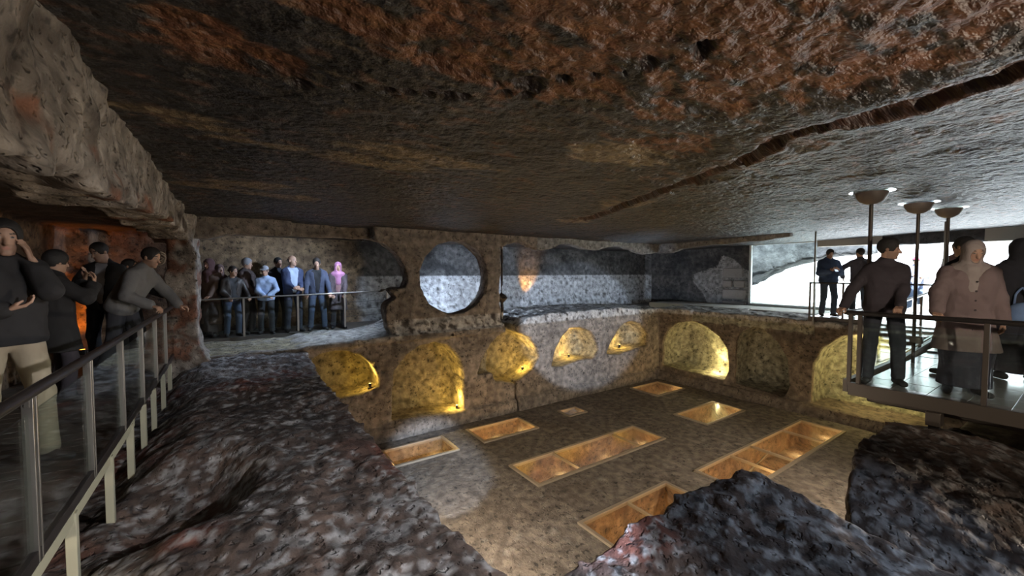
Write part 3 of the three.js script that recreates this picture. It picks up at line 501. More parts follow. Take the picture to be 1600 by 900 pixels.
// ───────────── railings ─────────────
const L1 = new THREE.Group();
function railing(label, group, a, b, o) {          // a, b: [x, y, z] of the deck edge at both ends
  const A = new THREE.Vector3(...a), Bq = new THREE.Vector3(...b), len = A.distanceTo(Bq), dir = Bq.clone().sub(A).normalize();
  const t = thing('glass_railing', label, 'railing', a, 0, group), at = (s, y, off = 0) => [dir.x * s - dir.z * off, dir.y * s + y, dir.z * s + dir.x * off];
  const yaw = Math.atan2(-dir.z, dir.x);
  mesh('handrail', tube([at(-(o.over ?? 0), o.h), at(len / 2, o.h), at(len + (o.over ?? 0), o.h)], o.rail ?? 0.024, 10), o.railM ?? M.dark, t);
  const pg = o.twin ? join([box(-0.03, -0.014, o.y0, o.h - 0.02, -0.02, 0.02, 0.003), box(0.014, 0.03, o.y0, o.h - 0.02, -0.02, 0.02, 0.003), box(-0.035, 0.035, o.h - 0.06, o.h - 0.015, -0.008, 0.008)]) : box(-0.02, 0.02, o.y0, o.h - 0.015, -0.02, 0.02, 0.004);
  for (const s of o.posts) { const m = mesh('post', pg, o.postM ?? M.steel, t); m.position.set(...at(s, 0)); m.rotation.y = yaw; }
  const br = new THREE.Quaternion().setFromUnitVectors(new THREE.Vector3(1, 0, 0), dir);
  const run = (name, s0, s1, y0, y1, th, m, off) => { const q = mesh(name, box(-(s1 - s0) / 2, (s1 - s0) / 2, y0, y1, -th / 2, th / 2, th > 0.02 ? 0.004 : 0), m, t); q.position.set(...at((s0 + s1) / 2, 0, off)); q.quaternion.copy(br); return q; };
  if (o.beam) run('edge_beam', 0, len, ...o.beam, 0.06, o.beamM ?? M.brownSteel, 0);
  for (let k = 0; k + 1 < o.posts.length; k++) if (!o.open?.includes(k) && o.posts[k + 1] - o.posts[k] > 0.2) run('glass_pane', o.posts[k] + 0.035, o.posts[k + 1] - 0.035, ...o.glass, 0.01, M.glass, 0);
  for (const k of o.open ?? []) for (const y of [0.25, 0.42, 0.6]) mesh('cable', bar(at(o.posts[k], y), at(o.posts[k + 1], y), 0.005, 6), M.dark, t);
  return [t, at, run];
}
{
  const posts = []; for (let s = 0.0; s <= 10.8; s += 0.97) posts.push(s);
  const [t, at, run] = railing('long dark handrail with glass panes along the left walkway', null, [-0.8, 0, 1.97], [-0.8, 0, -8.75], { h: 0.775, y0: -0.04, twin: true, posts: posts.filter((s) => s < 10.75), glass: [0.04, 0.68], rail: 0.027 });
  run('bottom_rail', 0, 10.7, -0.045, 0.02, 0.035, M.dark, 0.0); run('channel', 0, 7.2, -0.12, -0.05, 0.03, M.legPaint, 0.0);
  for (const z of [-1.5, -2.45, -3.4, -4.3, -5.1, -5.8, -6.5, -7.35, -8.1]) mesh('leg', box(-0.025, 0.025, -0.62, -0.06, -0.025, 0.025, 0.004), M.legPaint, t).position.set(0, 0, z - 1.97);
  const w = thing('walkway', 'dark boarded walkway of the left side gallery', 'walkway', [-1.55, -0.08, -4]);
  const bd = finish(box(-0.74, 0.74, -0.03, 0, -0.085, 0.085, 0.005), [0.3, 0, 1], [1, 1, 0]);
  for (let z = -9.9; z < 2.4; z += 0.18) mesh('deck_board', bd, M.deckDark, w).position.z = z + 4;
  for (const x of [-0.6, 0.6]) mesh('joist', box(x - 0.03, x + 0.03, -0.14, -0.03, -6, 6.4), M.brownSteel, w);
}
railing('steel and glass railing in front of the visitors on the back gallery', null, [-0.75, -0.06, -10.5], [3.34, 0.04, -10.5], { h: 0.83, y0: 0, posts: [0.05, 0.97, 2.01, 3.03, 4.06], glass: [0.08, 0.72], rail: 0.018, railM: M.steel, open: [3] });
const [pr] = railing('dark handrail with large glass panes on the near edge of the viewing platform', null, [6.15, 0, -1.74], [6.15, 0, 1.4], { h: 0.86, y0: -0.02, posts: [0.0, 0.09, 1.08, 2.1, 3.1], glass: [0.05, 0.76], rail: 0.027, over: 0.06, postM: M.brownSteel, beam: [-0.13, 0.02] });
mesh('bracket', box(-0.08, 0.08, -0.28, -0.13, 0.68, 0.8, 0.01), M.brownSteel, pr); mesh('support_column', box(-0.045, 0.045, -0.75, -0.2, 0.7, 0.78, 0.006), M.dark, pr);
railing('dark railing along the side of the viewing platform behind the man in the dark shirt', null, [6.25, 0, -1.8], [8.4, 0, -1.8], { h: 0.86, y0: -0.02, posts: [1.0, 2.1], glass: [0.05, 0.76], rail: 0.024, postM: M.brownSteel, beam: [-0.13, 0.02] });
railing('sloping railing of the ramp up to the far platform', null, [8.45, 0.0, -1.8], [12.3, 0.2, -1.8], { h: 0.88, y0: -0.02, posts: [0.1, 1.3, 2.5, 3.7], glass: [0.06, 0.74], rail: 0.024, postM: M.brownSteel, beam: [-0.14, 0.0] });
railing('dark railing of the far platform in front of the courtyard light', null, [12.42, 0.2, -4.4], [12.42, 0.2, -1.85], { h: 0.87, y0: -0.02, posts: [0.02, 0.12, 0.72, 2.4], glass: [0.06, 0.74], rail: 0.02, postM: M.brownSteel, beam: [-0.13, 0.0] });
{
  const t = thing('viewing_platform', 'grey paved viewing platform on the right with a ramp to the courtyard', 'platform', [9.3, 0, -0.2]);
  const g = finish(box(-0.28, 0.28, -0.06, 0, -0.148, 0.148, 0.004), [1, 0, 0.3], [0, 1, 1]);
  for (let i = 0; i < 11; i++) for (let j = 0; j < 10; j++) { const x = 6.47 + i * 0.57; const m = mesh('paving_slab', g, M.deck, t); m.position.set(x - 9.3, sstep(9, 12.4, x) * 0.2, -1.54 + j * 0.3 + 0.2); }
  mesh('underframe', box(-3.05, 3.0, -0.2, -0.07, -1.4, 1.6, 0.02), M.brownSteel, t);
  const u = thing('far_platform', 'raised far platform by the courtyard opening', 'platform', [14.1, 0.2, -1.6]);
  for (let i = 0; i < 6; i++) for (let j = 0; j < 20; j++) mesh('paving_slab', g, M.deck, u).position.set(-1.38 + i * 0.57, 0, -2.65 + j * 0.3);
}
// uplighters on poles
const bowlG = new THREE.LatheGeometry([[0, -0.15], [0.05, -0.148], [0.12, -0.11], [0.155, -0.05], [0.165, 0], [0.158, 0], [0.148, -0.05], [0.11, -0.1], [0, -0.135]].map((p) => new THREE.Vector2(...p)), 32), rimG = new THREE.CylinderGeometry(0.225, 0.225, 0.008, 40);
const bowlM = new THREE.MeshStandardMaterial({ color: new THREE.Color().setRGB(0.20, 0.165, 0.14), roughness: 0.5, metalness: 0.2 });
[[6.64, 2.34, 'nearest and largest bowl uplighter on a pole behind the man in the dark shirt'], [8.31, 2.345, 'middle bowl uplighter on a pole on the viewing platform'], [9.56, 2.35, 'farthest bowl uplighter on a pole on the viewing platform']].forEach(([x, y, label], i) => {
  const t = thing('uplighter', label, 'lamp', [x, sstep(9, 12.4, x) * 0.2 + 0.003, -1.71 + 0.11 * i], 0, 'bowl uplighters on poles');
  mesh('pole', bar([0, 0, 0], [0, y - 0.14, 0], 0.022, 14), M.brownSteel, t); mesh('bowl', bowlG, bowlM, t).position.y = y; mesh('rim', rimG, M.glass, t).position.y = y + 0.012;
  mesh('clamp', box(-0.04, 0.04, 0.3, 0.4, -0.04, 0.1, 0.008), M.brownSteel, t);
});
[[12.3, -4.25, 0.0, 'thin steel pole at the corner of the far platform'], [12.3, -1.95, 0.0, 'thin steel pole between the two far uplighters']].forEach(([x, z, y, label]) => { const t = thing('steel_pole', label, 'pole', [x, y, z]); mesh('shaft', bar([0, 0, 0], [0, 2.4, 0], 0.02, 10), M.steel, t); mesh('sleeve', bar([0, 0.0, 0], [0, 0.12, 0], 0.03, 10), M.steel, t); });

// ───────────── unseen lamps, out of view or behind things, placed for what they light ─────────────
function unseen_floodlight(label, pos, target, colour, power, half, pen, size = 0.09) {
  const t = thing('unseen_floodlight', label, 'lamp', pos), q = new THREE.Group(); q.name = numbered('lamp_head');
  q.lookAt(new THREE.Vector3(...target).sub(new THREE.Vector3(...pos))); t.add(q);                        // +z of the head points at the target
  const s = size;
  mesh('housing', join([box(-s, s, -s * 0.7, s * 0.7, -0.09, -0.005, 0.01), box(-s * 0.8, -s * 0.7, -s * 0.6, s * 0.6, -0.14, -0.08), box(s * 0.7, s * 0.8, -s * 0.6, s * 0.6, -0.14, -0.08)]), M.dark, q);
  mesh('lens', box(-s * 0.85, s * 0.85, -s * 0.55, s * 0.55, -0.006, 0.0), glow(colour, 4), q);
  mesh('yoke', join([box(-s - 0.02, -s - 0.005, -s - 0.06, 0.02, -0.06, -0.03), box(s + 0.005, s + 0.02, -s - 0.06, 0.02, -0.06, -0.03), box(-s - 0.02, s + 0.02, -s - 0.075, -s - 0.06, -0.06, -0.03)]), M.brownSteel, q);
  const l = new THREE.SpotLight(colour, power, 0, half * Math.PI / 180, pen, 2); l.position.set(0, 0, 0.03); l.target.position.set(0, 0, 1); l.shadow.radius = 2; l.castShadow = true; l.shadow.mapSize.set(1024, 1024);
  q.add(l, l.target); return t;
}
unseen_floodlight('unseen cold lamp behind the camera, placed to light the floor at the foot of the left niches', [1.0, 1.5, 2.2], [3.2, -2.3, -6.95], COLD, 300, 5.6, 0.4);
unseen_floodlight('unseen cold lamp right behind the camera, placed to light the rock shelf', [2.7, 1.95, 0.75], [0.2, -0.4, -3.1], COLD.clone().lerp(NIGHT, 0.5), 38, 31, 0.7);
unseen_floodlight('unseen cold lamp right behind the camera, placed to light the rock ridge', [4.3, 1.6, 1.0], [2.9, -0.45, -1.1], COLD, 8, 36, 0.8);
unseen_floodlight('unseen small warm lamp under the boards of the left walkway, placed to light the ground', [-1.35, -0.3, -2.0], [-0.7, -0.7, -3.2], NIGHT, 1.4, 60, 0.9, 0.05);
unseen_floodlight('unseen cold lamp behind the camera, placed to light the right half of the back wall', [-0.25, 1.15, 1.7], [8.5, -0.25, -8.75], COLD, 300, 8.2, 0.12);
unseen_floodlight('unseen cold lamp behind the hanging header, placed to light the back gallery', [2.35, 2.1, -9.45], [0.8, 0.4, -10.6], COLD, 10, 70, 0.5, 0.05);
unseen_floodlight('unseen cold lamp behind the pier, placed to light the upper back wall', [3.15, 0.32, -9.55], [8.5, 0.5, -12], COLD, 60, 42, 0.6, 0.06);
unseen_floodlight('unseen warm white lamp on the floor behind the camera, placed to light the ceiling', [5.6, -0.35, 1.9], [1.9, 2.4, -1.6], NIGHT, 22, 52, 0.8, 0.12);
unseen_floodlight('unseen warm white lamp on the pit side of the rock shelf, placed to light the pit floor', [1.38, -0.95, -4.2], [5.2, -2.3, -4.9], NIGHT, 19, 64, 0.7, 0.06);
unseen_floodlight('unseen small warm lamp under the viewing platform, placed to light the pit floor', [7.2, -0.29, -1.4], [7.4, -2.3, -4.2], NIGHT, 16, 66, 0.7, 0.045);
unseen_floodlight('unseen soft warm lamp behind the camera, placed to light the visitors on the platform', [2.4, 1.75, 2.35], [6.8, 0.9, -1.0], NIGHT, 18, 21, 0.6, 0.12);
unseen_floodlight('ember orange floor lamp at the foot of the corner pier in the side gallery', [-2.12, 0.04, -9.82], [-2.13, 2, -9.95], EMBER, 3.2, 34, 0.9, 0.06);
unseen_floodlight('ember orange uplight hidden behind the ridge of the back wall', [8.75, 0.12, -11.5], [8.95, 1.3, -12], EMBER.clone().lerp(AMBER, 0.4), 8, 24, 0.6, 0.06);

// ───────────── people ─────────────
const V = (x, y, z) => new THREE.Vector3(x, y, z);
function capsDist(c, x, y, z, k) {
  let d = 1e3;
  for (let i = 0; i < c.length; i += 9) {
    const ax = c[i], ay = c[i + 1], az = c[i + 2], ex = c[i + 3], ey = c[i + 4], ez = c[i + 5], px = x - ax, py = y - ay, pz = z - az;
    let t = (px * ex + py * ey + pz * ez) * c[i + 8]; t = t < 0 ? 0 : t > 1 ? 1 : t;
    const qx = px - ex * t, qy = py - ey * t, qz = pz - ez * t, q = Math.sqrt(qx * qx + qy * qy + qz * qz) - c[i + 6] - c[i + 7] * t, h = k - Math.abs(d - q);
    d = (q < d ? q : d) - (h > 0 ? h * h / (4 * k) : 0);
  }
  return d;
}
const packCaps = (list, grow = 0) => list.flatMap(([a, b, ra, rb]) => { const e = b.clone().sub(a); return [a.x, a.y, a.z, e.x, e.y, e.z, ra + grow, (rb ?? ra) - ra, 1 / Math.max(1e-9, e.lengthSq())]; });
function capBox(list, m) { const b = new THREE.Box3(); for (const [p, q, r, r2] of list) for (const [v, s] of [[p, r], [q, r2 ?? r]]) { b.expandByPoint(v.clone().addScalar(s + m)); b.expandByPoint(v.clone().addScalar(-s - m)); } return [b.min.toArray(), b.max.toArray()]; }
function elbow(a, b, l1, l2, hint) {                                       // two-bone reach
  const d = b.clone().sub(a); let L = d.length(); const top = (l1 + l2) * 0.995; if (L > top) { d.multiplyScalar(top / L); L = top; b.copy(a).add(d); }
  const u = d.clone().normalize(), x = (l1 * l1 - l2 * l2 + L * L) / (2 * L), h = Math.sqrt(Math.max(0, l1 * l1 - x * x)), n = hint.clone().addScaledVector(u, -hint.dot(u)).normalize();
  return a.clone().addScaledVector(u, x).addScaledVector(n, h);
}
const ell = (x, y, z, a, b, c) => { const k0 = Math.hypot(x / a, y / b, z / c), k1 = Math.hypot(x / a / a, y / b / b, z / c / c); return k1 < 1e-6 ? -a : k0 * (k0 - 1) / k1; };
function headField(x, y, z) {                                               // head centred between the ears, face to +z
  const ax = Math.abs(x);
  let d = ell(x, y - 0.035, z + 0.008, 0.074, 0.088, 0.094);
  d = smin(d, ell(x, y + 0.048, z - 0.022, 0.053, 0.072, 0.066), 0.04);
  const ny = clamp((0.012 - y) / 0.045); d = smin(d, Math.hypot(x, y - 0.012 + ny * 0.045, z - 0.082 - ny * 0.024) - 0.009 - ny * 0.006, 0.014);            // nose
  d = smin(d, Math.hypot(Math.max(0, ax - 0.012), y + 0.062, z - 0.079) - 0.009, 0.014);                                                              // mouth
  d = smin(d, Math.hypot(Math.max(0, ax - 0.008), y + 0.1, z - 0.068) - 0.018, 0.02);                                                                 // chin
  d = smax(d, -(Math.hypot(ax - 0.031, y - 0.012, z - 0.098) - 0.015), 0.012);                                                                         // eye sockets
  d = smin(d, Math.hypot(ax - 0.031, y - 0.011, z - 0.074) - 0.0115, 0.004);
  d = smin(d, ell(ax - 0.077, y + 0.005, z + 0.008, 0.010, 0.030, 0.018), 0.01);                                                                       // ears
  return d;
}
const cloth = new Map();
function clothMat(c, rough = 0.95) { const k = c.join() + rough; if (!cloth.has(k)) cloth.set(k, new THREE.MeshStandardMaterial({ color: new THREE.Color().setRGB(...c), roughness: rough, bumpMap: clothTex, bumpScale: 0.0012 })); return cloth.get(k); }
const skinM = new THREE.MeshStandardMaterial({ vertexColors: true, roughness: 0.6 }), soleM = clothMat([0.03, 0.028, 0.026], 0.7);
function person(o) {
  const t = thing('person', o.label, 'person', o.at, o.yaw, o.group), S = o.h / 1.75, fine = o.fine ?? 1, cell = 0.016 * fine;
  const wide = o.wide ?? 1, lean = o.lean ?? 0, twist = o.twist ?? 0, side = o.side ?? 0;
  const R = new THREE.Matrix4().makeRotationFromEuler(new THREE.Euler(lean, twist, side, 'YXZ')), piv = V(0, 0.96, 0);
  const U = (x, y, z) => V(x, y, z).sub(piv).applyMatrix4(R).add(piv), Ri = R.clone().transpose();
  const tmp = V(0, 0, 0), Ui = (x, y, z) => tmp.set(x, y - 0.96, z).applyMatrix4(Ri).add(piv);
  const torso = [[U(0.075, 0.95, 0), U(0.085 * wide, 1.32, 0.005), 0.105, 0.108 * wide], [U(-0.075, 0.95, 0), U(-0.085 * wide, 1.32, 0.005), 0.105, 0.108 * wide], [U(-0.115, 1.40, -0.01), U(0.115, 1.40, -0.01), 0.06], [U(-0.125, 1.375, -0.012), U(-0.02, 1.47, -0.02), 0.05, 0.05], [U(0.125, 1.375, -0.012), U(0.02, 1.47, -0.02), 0.05, 0.05], [U(0, 1.0, 0.03), U(0, 1.25, 0.02), 0.10 * (o.belly ?? 1), 0.10]];
  // legs
  const legs = [], shoes = []; const feet = o.feet ?? [[0.02, 0.03], [-0.02, -0.03]];
  [1, -1].forEach((s, i) => { const hip = V(0.09 * s, 0.93, 0), ank = V(0.10 * s + feet[i][0], 0.085, feet[i][1]), knee = elbow(hip, ank, 0.43, 0.425, V(0.15 * s, 0, 1)); legs.push([hip, knee, 0.088, 0.058], [knee, ank, 0.056, 0.04]); const fy = (o.toe ?? [0.25, 0.25])[i] * s, tip = V(ank.x + Math.sin(fy) * 0.15, 0.035, ank.z + Math.cos(fy) * 0.15), heel = V(ank.x - Math.sin(fy) * 0.05, 0.042, ank.z - Math.cos(fy) * 0.05); shoes.push([[heel, tip, 0.044, 0.036], [heel.clone().lerp(tip, 0.3).add(V(0, 0.03, 0)), ank.clone().add(V(0, 0.03, 0)), 0.042, 0.046]]); });
  // arms and hands
  const arms = [], sleeves = [], hands = [];
  [1, -1].forEach((s, i) => {
    const a = (i ? o.right : o.left) ?? {}, sh = U(0.172 * s * (0.9 + 0.1 * wide), 1.382, -0.01), w = a.hand ? V(...a.hand) : sh.clone().add(V(0.07 * s, -0.53, 0.06));
    const el = elbow(sh, w, 0.285, 0.255, V(...(a.hint ?? [0.6 * s, -0.4, -0.7]))), fd = a.dir ? V(...a.dir).normalize() : w.clone().sub(el).normalize();
    arms.push([sh, el, 0.052, 0.041], [el, w, 0.040, 0.028]); const cuff = el.clone().lerp(w, a.bare ? 0.1 : 0.93); sleeves.push([sh, el, 0.056 * (o.loose ?? 1), 0.047 * (o.loose ?? 1)], [el, cuff, 0.050 * (o.loose ?? 1), 0.040 * (o.loose ?? 1)]);
    let n = V(...(a.palm ?? [-s, 0, -0.2])); n.addScaledVector(fd, -n.dot(fd)).normalize(); const sd = fd.clone().cross(n).multiplyScalar(-s);                   // sd points to the thumb
    const P = (f, q, m) => w.clone().addScaledVector(fd, f).addScaledVector(sd, q).addScaledVector(n, m), list = [], curl = a.curl ?? 0.5;
    [[0.028, 0.038, 0.034], [0.010, 0.044, 0.038], [-0.010, 0.041, 0.036], [-0.028, 0.032, 0.028]].forEach(([q, l1, l2], k) => {
      const k0 = P(0.088 - k * 0.003, q, 0.002), c1 = curl * (0.9 + 0.12 * k), c2 = c1 * 2.1;
      list.push([P(0.0, q * 0.6, 0), k0, 0.015, 0.0115]); const k1 = k0.clone().addScaledVector(fd, l1 * Math.cos(c1)).addScaledVector(n, l1 * Math.sin(c1)), k2 = k1.clone().addScaledVector(fd, l2 * Math.cos(c2)).addScaledVector(n, l2 * Math.sin(c2)); list.push([k0, k1, 0.0098, 0.0088], [k1, k2, 0.0088, 0.0072]);
    });
    const b0 = P(0.025, 0.022, 0.004), b1 = P(0.058, 0.046, 0.018 + 0.01 * curl), b2 = P(0.088, 0.045 - 0.01 * curl, 0.026 + 0.02 * curl); list.push([b0, b1, 0.014, 0.0105], [b1, b2, 0.0105, 0.008], [el.clone().lerp(w, 0.85), P(0.01, 0, 0), 0.029, 0.022]);
    hands.push(list);
  });
  // head
  const hp = o.head ?? [0, 0, 0], HR = new THREE.Matrix4().makeRotationFromEuler(new THREE.Euler(hp[1] + lean * 0.35, hp[0] + twist * 0.5, (hp[2] ?? 0) + side * 0.5, 'YXZ')), HRi = HR.clone().transpose();
  const nk0 = U(0, 1.42, -0.02), nk1 = U(0, 1.525, 0.0), hc = nk1.clone().add(V(0, 0.098, 0.012).applyMatrix4(HR)), ht = V(0, 0, 0), H = (x, y, z) => ht.set(x - hc.x, y - hc.y, z - hc.z).applyMatrix4(HRi);
  const neck = [nk0, nk1.clone().add(V(0, 0.03, 0.0)), 0.058, 0.05], hb = (m) => [[hc.x - 0.15 - m, hc.y - 0.17 - m, hc.z - 0.15 - m], [hc.x + 0.15 + m, hc.y + 0.15 + m, hc.z + 0.15 + m]];
  // skin: one body of trunk, limbs, hands and head
  const under = packCaps([...torso.map(([a, b, r, q]) => [a, b, r - 0.015, (q ?? r) - 0.015]), ...legs, ...arms, neck], -0.006), nc = packCaps([neck]);
  const bb = capBox([...torso, ...legs, ...arms, neck], 0.05);
  const geos = [netMesh((x, y, z) => capsDist(under, x, y, z, 0.03), ...bb, 0.026, 0.01), netMesh((x, y, z) => { const p = H(x, y, z); return smin(headField(p.x, p.y, p.z), capsDist(nc, x, y, z, 0.02), 0.025); }, ...hb(0), 0.0085 * fine, 0.03)];
  for (const l of hands) { const c = packCaps(l); geos.push(netMesh((x, y, z) => capsDist(c, x, y, z, 0.005), ...capBox(l, 0.01), 0.0075 * Math.max(fine, 0.6), 0.01)); }
  const sk = o.skin ?? [0.42, 0.25, 0.17], hairC = o.hair?.color ?? [0.03, 0.024, 0.02];
  const body = mergeGeometries(geos); finish(body, ...WALLZ, (x, y, z) => {
    const p = H(x, y, z), ax = Math.abs(p.x); if (Math.abs(p.y) > 0.2 || ax > 0.12) return sk;
    if (p.z > 0.05 && Math.hypot(ax - 0.031, (p.y - 0.011) * 1.6) < 0.0135) return Math.hypot(ax - 0.031, p.y - 0.011) < 0.0062 ? [0.03, 0.02, 0.015] : [0.34, 0.27, 0.23];
    if (p.z > 0.05 && Math.hypot((ax - 0.033) / 2.6, p.y - 0.036) < 0.0065) return hairC;
    if (p.z > 0.06 && Math.hypot((p.x) / 2.2, p.y + 0.063) < 0.0105) return mix3(sk, [0.38, 0.13, 0.1], 0.6);
    if (o.beard && p.z > -0.01 && p.y < -0.035 + 0.2 * Math.max(0, ax - 0.04)) return mix3(sk, hairC, o.beard);
    return sk;
  });
  const kids = [];
  kids.push(['body', body, skinM]);
  const fold = (x, y, z) => 0.006 * fbm(x * 9 + o.at[0] * 3, y * 6, z * 9, 3) + 0.003 * n3(x * 25, y * 18, z * 25 + o.at[2]);
  // trousers or skirt
  if (o.legs) { const l = [...legs.map(([a, b, r, q], i) => i % 2 ? [a, b.clone().add(V(0, 0.02, 0)), r + 0.012, q + 0.026] : [a, b, r + 0.006, q + 0.012]), [V(-0.07, 0.95, 0), V(0.07, 0.95, 0), 0.11], ...torso.slice(0, 2).map(([a, b, r]) => [a, a.clone().lerp(b, 0.2), r + 0.004])], c = packCaps(l); kids.push(['trousers', netMesh((x, y, z) => Math.max(capsDist(c, x, y, z, 0.03) + 1.3 * fold(x, y, z), 0.055 - y), ...capBox(l, 0.03), cell, 0.02), clothMat(o.legs)]); }
  if (o.skirt) { const [c0, hem, rad] = o.skirt, fm = V((legs[1][1].x + legs[3][1].x) / 2, hem, (legs[1][1].z + legs[3][1].z) / 2), l = [[V(0, 0.95, 0), fm, 0.13, rad ?? 0.2], ...legs.map(([a, b, r, q]) => [a, b, r + 0.02, q + 0.03])], c = packCaps(l); kids.push(['skirt', netMesh((x, y, z) => Math.max(capsDist(c, x, y, z, 0.1) + 2 * fold(x * 1.6, y * 0.3, z * 1.6), hem - y, y - (o.top && o.top.hem < 0.8 ? 0.8 : 1.05)), ...capBox(l, 0.03), cell, 0.02), clothMat(c0)]); }
  shoes.forEach((l) => { const c = packCaps(l); kids.push(['shoe', netMesh((x, y, z) => Math.max(capsDist(c, x, y, z, 0.02), 0.004 - y), ...capBox(l, 0.01), cell * 0.8, 0.01), o.shoes ? clothMat(o.shoes, 0.6) : soleM]); });
  // upper garments
  if (o.shirt) { const l = [...torso, [nk0, nk0.clone().lerp(nk1, 0.35), 0.07, 0.062]], c = packCaps(l, 0.004); kids.push(['shirt', netMesh((x, y, z) => { const d = capsDist(c, x, y, z, 0.04) + 0.6 * fold(x, y, z); const p = Ui(x, y, z); return Math.max(d, p.y - 1.475 - 0.25 * -p.z * 0 + 0.3 * p.z, 0.9 - p.y); }, ...capBox(l, 0.03), cell, 0.02), clothMat(o.shirt)]); }
  if (o.top) {
    const { color, hem = 0.86, open = 0, flare = 0.03, collar = 0.03, puff = 0.010 } = o.top, l = [...torso, ...sleeves, [nk0, nk0.clone().lerp(nk1, 0.3 + collar * 4), 0.075, 0.066]];
    if (hem < 0.8) { const fm = V((legs[1][1].x + legs[3][1].x) / 2 * 0.6, hem, (legs[1][1].z + legs[3][1].z) / 2 * 0.6); l.push([V(0.06, 0.95, 0), fm.clone().add(V(0.08, 0, 0)), 0.115, 0.115 + flare], [V(-0.06, 0.95, 0), fm.clone().add(V(-0.08, 0, 0)), 0.115, 0.115 + flare]); } else l.push([V(-0.075, 0.92, 0), V(0.075, 0.92, 0), 0.11]);
    const c = packCaps(l, puff);
    kids.push([o.top.name ?? 'jacket', netMesh((x, y, z) => { let d = capsDist(c, x, y, z, 0.03) + 2.1 * fold(x, y, z); const p = Ui(x, y, z); d = Math.max(d, hem - (hem < 0.8 ? y : p.y), (p.y - 1.5 - collar) + 0.45 * p.z); if (open && p.z > 0 && p.y > 0.7) d = Math.max(d, open * (0.5 + 1.2 * clamp((p.y - 0.9) / 0.6)) - Math.abs(p.x)); return d; }, ...capBox(l, 0.05), cell, 0.03), clothMat(color, o.top.rough ?? 0.9)]);
  }
  // hair and headwear
  if (o.hair) { const { style = 'short', vol = 0.010 } = o.hair; kids.push(['hair', netMesh((x, y, z) => { const p = H(x, y, z); let d = ell(p.x, p.y - 0.037, p.z + 0.010, 0.074 + vol, 0.088 + vol * 1.3, 0.094 + vol) + 0.004 * n3(p.x * 60, p.y * 40, p.z * 60);
    if (style === 'long') d = smin(d, capsDist(packCaps([[V(0, -0.02, -0.05), V(0, -0.2, -0.07), 0.075, 0.06]]), p.x, p.y, p.z, 0.02), 0.04);
    d = Math.max(d, -ell(p.x, p.y + 0.022, p.z - 0.1, 0.066, 0.105, 0.078) + 0.006 * n3(p.x * 90, p.y * 50, p.z * 50), style === 'long' ? -0.3 : (p.z > -0.03 ? -0.025 : -0.085) - p.y); if (style === 'bald') d = Math.max(d, p.y - 0.055, Math.min(p.z + 0.02, 0.05)); return d; }, ...hb(style === 'long' ? 0.1 : 0.01), 0.0095 * fine, 0.02), clothMat(hairC, 0.7)]); }
  if (o.scarf) { const l = [[nk1.clone(), U(0, 1.43, 0.03), 0.072, 0.115], [U(-0.09, 1.42, 0), U(0.09, 1.42, 0), 0.085], [U(0, 1.40, 0.04), U(0, 1.26 - (o.scarf.drape ?? 0), 0.085), 0.09, 0.07]], c = packCaps(l); const b = capBox(l, 0.05), q = hb(0.03); kids.push(['headscarf', netMesh((x, y, z) => { const p = H(x, y, z); let d = smin(ell(p.x, p.y - 0.03, p.z + 0.012, 0.092, 0.108, 0.113), ell(p.x, p.y + 0.05, p.z - 0.0, 0.082, 0.098, 0.09), 0.04); d = smin(d, capsDist(c, x, y, z, 0.04), 0.05) + 1.2 * fold(x * 1.8, y * 1.8, z * 1.8); return smax(d, -ell(p.x, p.y + 0.018, p.z - 0.10, 0.058, 0.082, 0.062), 0.008); }, [Math.min(b[0][0], q[0][0]), b[0][1], Math.min(b[0][2], q[0][2])], [Math.max(b[1][0], q[1][0]), q[1][1], Math.max(b[1][2], q[1][2])], 0.012 * fine, 0.03), clothMat(o.scarf.color)]); }
  if (o.cap) kids.push(['cap', netMesh((x, y, z) => { const p = H(x, y, z); let d = Math.max(ell(p.x, p.y - 0.04, p.z + 0.01, 0.09, 0.1, 0.108), 0.045 - p.y); if (o.cap.brim) d = Math.min(d, Math.max(Math.hypot(p.x, (p.z - 0.08) * 1.1) - 0.085, Math.abs(p.y - 0.055 + 0.25 * Math.max(0, p.z - 0.08)) - 0.008, 0.05 - p.z)); return d; }, ...hb(0.06), 0.0095 * fine, 0.02), clothMat(o.cap.color)]);
  for (const [n, g, m] of kids) { if (!g.attributes.position.count) continue; if (!g.attributes.uv) finish(g, ...WALLZ); g.scale(S, S, S); mesh(n, g, m, t); }
  if (o.extra) o.extra(t, { U, hc, nk0, S });
  return t;
}
const BLACK = [0.022, 0.02, 0.02], NAVY = [0.035, 0.045, 0.085], DENIM = [0.06, 0.075, 0.115], BROWN = [0.11, 0.075, 0.055], KHAKI = [0.33, 0.27, 0.19];
const facing = (x, z) => Math.atan2(x, z);
// phone held by a person: top-level thing
function phone(label, pos, yaw, tilt, group) { const t = thing('phone', label, 'phone', pos, yaw, group); const g = mesh('case', box(-0.037, 0.037, -0.075, 0.075, -0.0045, 0.0045, 0.004), soleM, t), q = mesh('screen', box(-0.033, 0.033, -0.068, 0.068, 0.0045, 0.0052), glow(new THREE.Color().setRGB(0.6, 0.75, 1), 0.6), t); g.rotation.x = q.rotation.x = tilt; return t; }
const HAND = 0.83;
